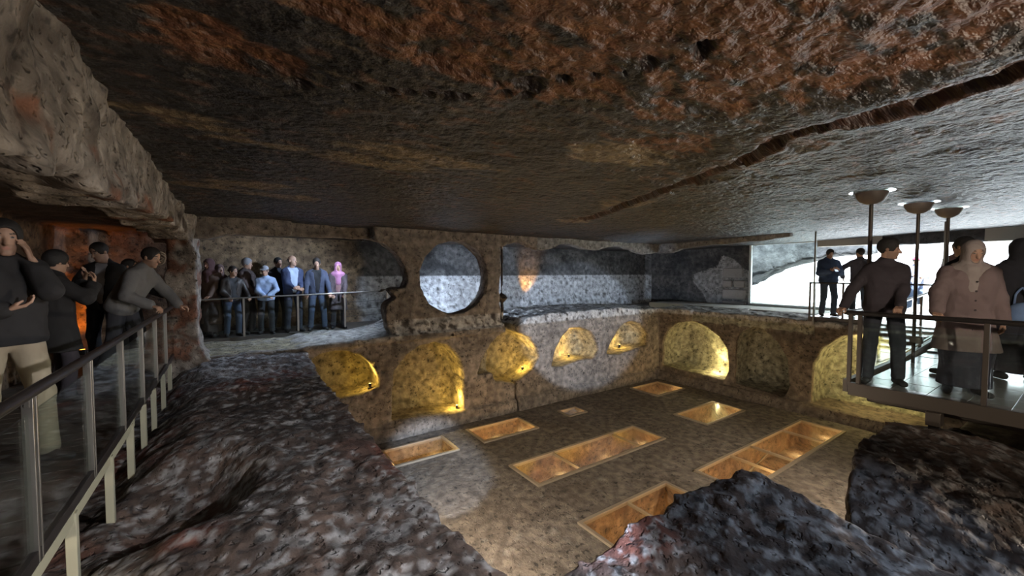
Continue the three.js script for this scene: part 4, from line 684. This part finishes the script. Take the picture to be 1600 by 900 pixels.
// side gallery, left
person({ label: 'man in beige trousers and dark jacket raising a hand to his cheek, left walkway', at: [-1.35, -0.08, -4.52], yaw: facing(0.9, 1), h: 1.80, fine: 0.75, lean: 0.03, head: [-0.35, 0.05], beard: 0.25,
  left: { hand: [0.085, 1.475, 0.12], dir: [-0.25, 1, 0.05], palm: [-0.9, 0, -0.6], hint: [0.12, -1, 0.55], curl: 0.25 }, right: { hand: [-0.12, 1.14, 0.26], dir: [0.8, 0.25, 0.5], palm: [0, 1, 0], curl: 0.5 },
  top: { color: BLACK, hem: 0.88, puff: 0.02 }, legs: KHAKI, hair: { color: [0.02, 0.017, 0.015], vol: 0.016 }, feet: [[0.03, 0.12], [-0.03, -0.10]] });
person({ label: 'person in black with a raised hand, half hidden behind the man in beige trousers', at: [-1.58, -0.08, -6.5], yaw: facing(0.9, -0.4), h: 1.66, head: [0.3, 0.1], left: { hand: [0.06, 1.42, 0.26], dir: [-0.2, 1, 0.2], palm: [0, 0, -1] }, right: { hand: [-0.1, 1.36, 0.3], dir: [0.3, 1, 0.2], palm: [0, 0, -1] },
  top: { color: BLACK, hem: 0.6, puff: 0.03 }, shirt: [0.02, 0.05, 0.03], legs: [0.05, 0.04, 0.05], hair: { color: BLACK, vol: 0.02 }, feet: [[0, 0], [0, 0.05]] });
person({ label: 'man in a black jacket and striped tracksuit trousers looking down with an outstretched arm', at: [-1.5, -0.08, -8.2], yaw: facing(-0.2, 1), h: 1.86, head: [-0.5, 0.38], right: { hand: [-0.42, 1.24, 0.22], dir: [-0.6, 0.7, 0.4], palm: [0.6, 0, 0.5], curl: 0.3, hint: [-0.2, -1, -0.3] }, left: { hand: [0.3, 0.98, 0.2] }, beard: 0.2,
  top: { color: BLACK, hem: 0.84, open: 0.035, collar: 0.05 }, shirt: [0.35, 0.34, 0.34], legs: [0.02, 0.02, 0.024], hair: { color: [0.025, 0.02, 0.018] }, extra: (t) => { const m = clothMat([0.5, 0.5, 0.48]); for (const d of [-0.014, 0, 0.014]) mesh('trouser_stripe', tube([[-0.205, 0.9, d], [-0.195, 0.7, d + 0.01], [-0.185, 0.5, d + 0.03], [-0.19, 0.14, d]], 0.004, 5), m, t); } });
person({ label: 'man in a grey jacket leaning forward with a hand on the left handrail', at: [-1.18, -0.08, -7.35], yaw: facing(0.95, 0.35), h: 1.84, fine: 0.9, lean: 0.52, head: [-0.1, 0.1], left: { hand: [0.22, 0.92, 0.5], dir: [0.1, -0.25, 1], palm: [0, -1, 0], curl: 0.7, hint: [0.8, 0.2, -0.6] }, right: { hand: [-0.24, 0.95, 0.42], dir: [0, -0.3, 1], palm: [0, -1, 0], curl: 0.7 }, beard: 0.3,
  top: { color: [0.15, 0.145, 0.14], hem: 0.86, puff: 0.02, collar: 0.04 }, legs: [0.035, 0.035, 0.042], hair: { color: [0.022, 0.018, 0.016] }, feet: [[0.0, 0.05], [0, -0.2]] });
person({ label: 'dark haired person in dark clothes holding out a hand, behind the man in grey', at: [-1.36, -0.08, -9.0], yaw: facing(0.9, 0.5), h: 1.64, head: [0.4, 0.05], left: { hand: [0.2, 1.1, 0.42], dir: [0.1, 0.1, 1], palm: [0, 1, 0], curl: 0.25 }, right: { hand: [-0.15, 1.0, 0.3] }, top: { color: [0.03, 0.025, 0.025], hem: 0.8 }, legs: BLACK, hair: { color: BLACK, style: 'long' } });
// back gallery
const BG = -10.86, BY = -0.06;
const rest = (dx, y = 0.83) => ({ hand: [dx, y, 0.28], dir: [0, -0.3, 1], palm: [0, -1, 0], curl: 0.75 });
person({ label: 'woman in long brown coat and dark headscarf, leftmost on the back gallery', at: [-0.36, BY, -11.04], yaw: facing(-0.6, 0.9), h: 1.70, fine: 1.2, head: [-0.2, 0.1], left: rest(0.15, 0.9), right: rest(-0.2, 0.95), top: { color: [0.12, 0.08, 0.062], hem: 0.3, flare: 0.06, name: 'coat' }, skirt: [[0.05, 0.035, 0.03], 0.12, 0.2], scarf: { color: [0.09, 0.045, 0.045] } });
person({ label: 'person in a pale blue top raising a phone behind the woman in the brown coat', at: [-0.2, BY, -11.3], yaw: facing(0.5, 0.9), h: 1.58, fine: 1.25, right: { hand: [-0.05, 1.28, 0.34], dir: [0, 0.9, 0.3], palm: [0.5, 0, 0.7], curl: 0.6 }, left: { hand: [0.05, 1.2, 0.32], dir: [0, 0.8, 0.4], palm: [-0.6, 0, 0.6] }, top: { color: [0.30, 0.36, 0.46], hem: 0.7 }, legs: DENIM, scarf: { color: [0.16, 0.1, 0.09] } });
person({ label: 'boy in an open dark leather jacket leaning on the back railing', at: [0.02, BY, BG], yaw: facing(0.25, 1), h: 1.54, fine: 1.15, lean: 0.14, head: [0.6, 0.02], left: rest(0.28, 0.98), right: rest(-0.12, 0.98), top: { color: [0.045, 0.038, 0.034], hem: 0.88, open: 0.045, rough: 0.5 }, shirt: [0.05, 0.05, 0.052], legs: DENIM, hair: { color: [0.03, 0.022, 0.018] } });
person({ label: 'grey haired person in a brown jacket turned to the right on the back gallery', at: [0.30, BY, -11.12], yaw: facing(0.8, 0.5), h: 1.72, fine: 1.15, head: [0.2, 0.1], left: rest(0.15, 0.95), right: rest(-0.15, 0.95), top: { color: [0.07, 0.05, 0.045], hem: 0.8, puff: 0.025 }, legs: [0.04, 0.035, 0.035], hair: { color: [0.24, 0.24, 0.25], vol: 0.018 } });
person({ label: 'boy in a light blue top and grey cap with crossed arms on the back railing', at: [0.66, BY, BG], yaw: facing(-0.1, 1), h: 1.56, fine: 1.15, lean: 0.22, head: [-0.3, 0.05], left: { hand: [0.05, 0.98, 0.28], dir: [-1, 0.1, 0.3], palm: [0, -1, 0], hint: [1, -0.3, 0.2] }, right: { hand: [0.02, 0.95, 0.24], dir: [1, 0, 0.3], palm: [0, -1, 0], hint: [-1, -0.3, 0.2] }, top: { color: [0.32, 0.42, 0.60], hem: 0.86 }, legs: [0.03, 0.03, 0.035], cap: { color: [0.30, 0.31, 0.34], brim: true }, hair: { color: BROWN } });
person({ label: 'dark haired man standing behind the others, left of the bald man', at: [0.95, BY, -11.4], yaw: facing(0.5, 1), h: 1.76, fine: 1.2, head: [0.1, 0.05], top: { color: [0.025, 0.028, 0.04], hem: 0.86 }, legs: BLACK, hair: { color: BLACK } });
person({ label: 'bald man in a navy jacket over a light blue shirt, on the back gallery', at: [1.20, BY, BG - 0.02], yaw: facing(0.25, 1), h: 1.80, fine: 1.0, head: [0.55, -0.05], wide: 1.1, belly: 1.15, left: { hand: [0.06, 1.03, 0.27], dir: [-0.8, -0.1, 0.5], palm: [0, -0.4, -1] }, right: { hand: [-0.01, 1.0, 0.26], dir: [0.8, -0.1, 0.5], palm: [0, -0.4, -1] }, top: { color: [0.045, 0.06, 0.12], hem: 0.86, open: 0.06 }, shirt: [0.36, 0.43, 0.54], legs: [0.03, 0.032, 0.045], hair: { color: [0.1, 0.085, 0.075], style: 'bald', vol: 0.004 }, beard: 0.15 });
person({ label: 'man in a dark jumper with both hands on the back railing, second from the right', at: [1.72, BY, BG], yaw: facing(-0.05, 1), h: 1.75, fine: 1.0, lean: 0.12, head: [-0.1, 0.25], wide: 1.06, left: rest(0.27, 0.84), right: rest(-0.27, 0.84), top: { color: [0.05, 0.06, 0.095], hem: 0.86, open: 0.05 }, shirt: [0.02, 0.02, 0.022], legs: DENIM, hair: { color: [0.03, 0.024, 0.02], vol: 0.014 }, beard: 0.35, feet: [[0.06, 0.03], [-0.05, 0]] });
person({ label: 'woman in a pink headscarf and dark coat at the right end of the back gallery', at: [2.20, BY, BG], yaw: facing(-0.1, 1), h: 1.66, fine: 1.0, lean: 0.1, head: [0.05, 0.15], left: rest(0.12, 0.88), right: rest(-0.15, 0.88), top: { color: [0.075, 0.055, 0.06], hem: 0.5, open: 0.05, name: 'coat' }, shirt: [0.24, 0.13, 0.13], legs: [0.04, 0.035, 0.04], scarf: { color: [0.40, 0.17, 0.29], drape: 0.04 } });
// viewing platform, right
person({ label: 'man in a dark shirt with an arm stretched to the corner of the viewing platform', at: [6.5, 0, -1.52], yaw: facing(-1, 0.35), h: 1.75, fine: 0.7, lean: 0.02, head: [1.2, 0.08], twist: 0.35, wide: 1.1, right: { hand: [-0.40, 0.90, 0.22], dir: [-0.5, -0.3, 0.8], palm: [0, -1, 0], curl: 0.8, hint: [-0.8, 0, -0.6] }, left: { hand: [0.10, 0.92, 0.30], dir: [-0.3, -0.3, 0.8], palm: [0, -1, 0], curl: 0.8, hint: [0.5, -0.6, -0.7] }, beard: 0.3,
  top: { color: [0.045, 0.036, 0.042], hem: 0.86, collar: 0.035, name: 'shirt', puff: 0.01 }, legs: [0.035, 0.038, 0.05], hair: { color: [0.02, 0.017, 0.015], vol: 0.014 }, feet: [[0.05, -0.05], [-0.05, 0.08]] });
person({ label: 'woman in a long rosy buttoned coat and pale headscarf on the viewing platform', at: [6.72, 0, -0.88], yaw: facing(-0.92, 0.4), h: 1.70, fine: 0.62, lean: 0.1, head: [0.18, 0.3], wide: 1.12, belly: 1.15, loose: 1.15, skin: [0.45, 0.27, 0.19], right: { hand: [-0.34, 0.88, 0.36], dir: [-0.2, -0.4, 0.9], palm: [0, -1, 0], curl: 0.8, hint: [-0.8, 0, -0.6] }, left: { hand: [0.28, 0.80, 0.05] },
  top: { color: [0.20, 0.145, 0.14], hem: 0.5, flare: 0.07, puff: 0.02, name: 'coat' }, skirt: [[0.035, 0.035, 0.05], 0.09, 0.2], scarf: { color: [0.34, 0.285, 0.265], drape: 0.06 }, extra: (t, q) => { const m = clothMat([0.05, 0.035, 0.035], 0.5); for (let k = 0; k < 6; k++) { const p = q.U(0.02, 1.3 - k * 0.105, k < 3 ? 0.158 : 0.172).multiplyScalar(q.S); const g = new THREE.SphereGeometry(0.011, 10, 8); g.scale(1, 1, 0.6); g.translate(...p.toArray()); mesh('button', g, m, t); } } });
person({ label: 'dark haired man hidden behind the woman in the pale headscarf', at: [7.75, 0.0, -1.05], yaw: facing(0.6, -1), h: 1.80, fine: 1.0, top: { color: [0.03, 0.03, 0.035], hem: 0.86 }, legs: BLACK, hair: { color: BLACK } });
person({ label: 'woman in black with a long dark veil carrying a blue bag at the right edge', at: [8.05, 0, -0.62], yaw: facing(0.75, -0.4), h: 1.76, fine: 0.9, head: [0.1, 0.05], left: { hand: [0.1, 1.0, 0.34], dir: [0, 0, 1], palm: [0, 1, 0] }, right: { hand: [-0.18, 0.95, 0.22] }, top: { color: [0.03, 0.03, 0.038], hem: 0.45, name: 'coat' }, skirt: [[0.03, 0.03, 0.036], 0.1, 0.19], scarf: { color: [0.028, 0.028, 0.034], drape: 0.25 } });
person({ label: 'short haired man before the bright courtyard, just left of the pale headscarf', at: [12.9, 0.2, -1.85], yaw: facing(-0.9, -0.3), h: 1.80, fine: 1.2, top: { color: [0.17, 0.10, 0.10], hem: 0.86 }, legs: DENIM, hair: { color: BLACK } });
person({ label: 'man in a blue padded jacket looking at his phone on the far platform', at: [12.82, 0.2, -4.12], yaw: facing(-0.75, 0.65), h: 1.75, fine: 1.05, head: [0, 0.4], left: { hand: [0.08, 1.16, 0.30], dir: [-0.5, 0.5, 0.6], palm: [0, 0.6, -0.8] }, right: { hand: [-0.1, 1.16, 0.30], dir: [0.5, 0.5, 0.6], palm: [0, 0.6, -0.8] }, top: { color: [0.045, 0.075, 0.15], hem: 0.84, puff: 0.028 }, legs: DENIM, hair: { color: BLACK }, beard: 0.3 });
person({ label: 'man in dark jacket with his back turned, right of the man with the phone', at: [13.35, 0.2, -3.62], yaw: facing(0.8, -0.5), h: 1.76, fine: 1.2, head: [0.5, 0], left: { hand: [0.34, 1.0, 0.05], hint: [1, 0, -0.4] }, right: { hand: [-0.34, 1.0, 0.05], hint: [-1, 0, -0.4] }, top: { color: [0.07, 0.065, 0.08], hem: 0.84 }, legs: [0.07, 0.07, 0.09], hair: { color: BLACK } });
person({ label: 'person in a red cap outside in the bright courtyard', at: [17.6, 0.1, -3.4], yaw: facing(-1, 0.3), h: 1.72, fine: 1.3, left: { hand: [0.15, 1.1, 0.3] }, right: { hand: [-0.1, 1.15, 0.3] }, top: { color: [0.12, 0.13, 0.17], hem: 0.84 }, legs: DENIM, cap: { color: [0.35, 0.03, 0.06], brim: true }, hair: { color: BLACK } });
{
  const t = thing('handbag', 'pale blue cloth bag hanging from the arm of the woman in black', 'bag', [7.86, 0.72, -0.58]);
  mesh('bag_body', finish(netMesh((x, y, z) => smin(ell(x, y - 0.1, z, 0.07, 0.13, 0.12), ell(x, y - 0.2, z, 0.05, 0.06, 0.08), 0.05) + 0.012 * fbm(x * 12, y * 12, z * 12, 3), [-0.12, -0.08, -0.18], [0.12, 0.3, 0.18], 0.012, 0.02), ...WALLX), clothMat([0.20, 0.30, 0.52]), t);
  mesh('strap', tube([[0, 0.2, -0.06], [0.02, 0.36, -0.05], [0.03, 0.44, 0], [0.02, 0.36, 0.05], [0, 0.2, 0.06]], 0.011, 8), clothMat([0.20, 0.30, 0.52]), t);
  phone('dark phone in the hands of the man in the blue padded jacket', [12.82 - 0.27, 0.2 + 1.2, -4.12 + 0.24], facing(-0.75, 0.65), -0.9);
  const c = thing('rope_coil', 'coil of pale rope hanging on the rock pier at the end of the side gallery', 'rope', [-0.98, 1.55, -8.62]);
  for (const [r, s] of [[0.11, 0.1], [0.1, -0.12], [0.12, 0.25]]) mesh('loop', new THREE.TorusGeometry(r, 0.012, 8, 28).rotateX(s).rotateY(s * 2).scale(1.15, 0.7, 1).translate(0, s * 0.2, s * 0.2), clothMat([0.33, 0.27, 0.21]), c);
}
scene.traverse((o) => { if (o.isMesh) { o.castShadow = true; o.receiveShadow = true; } });
renderer.render(scene, camera);
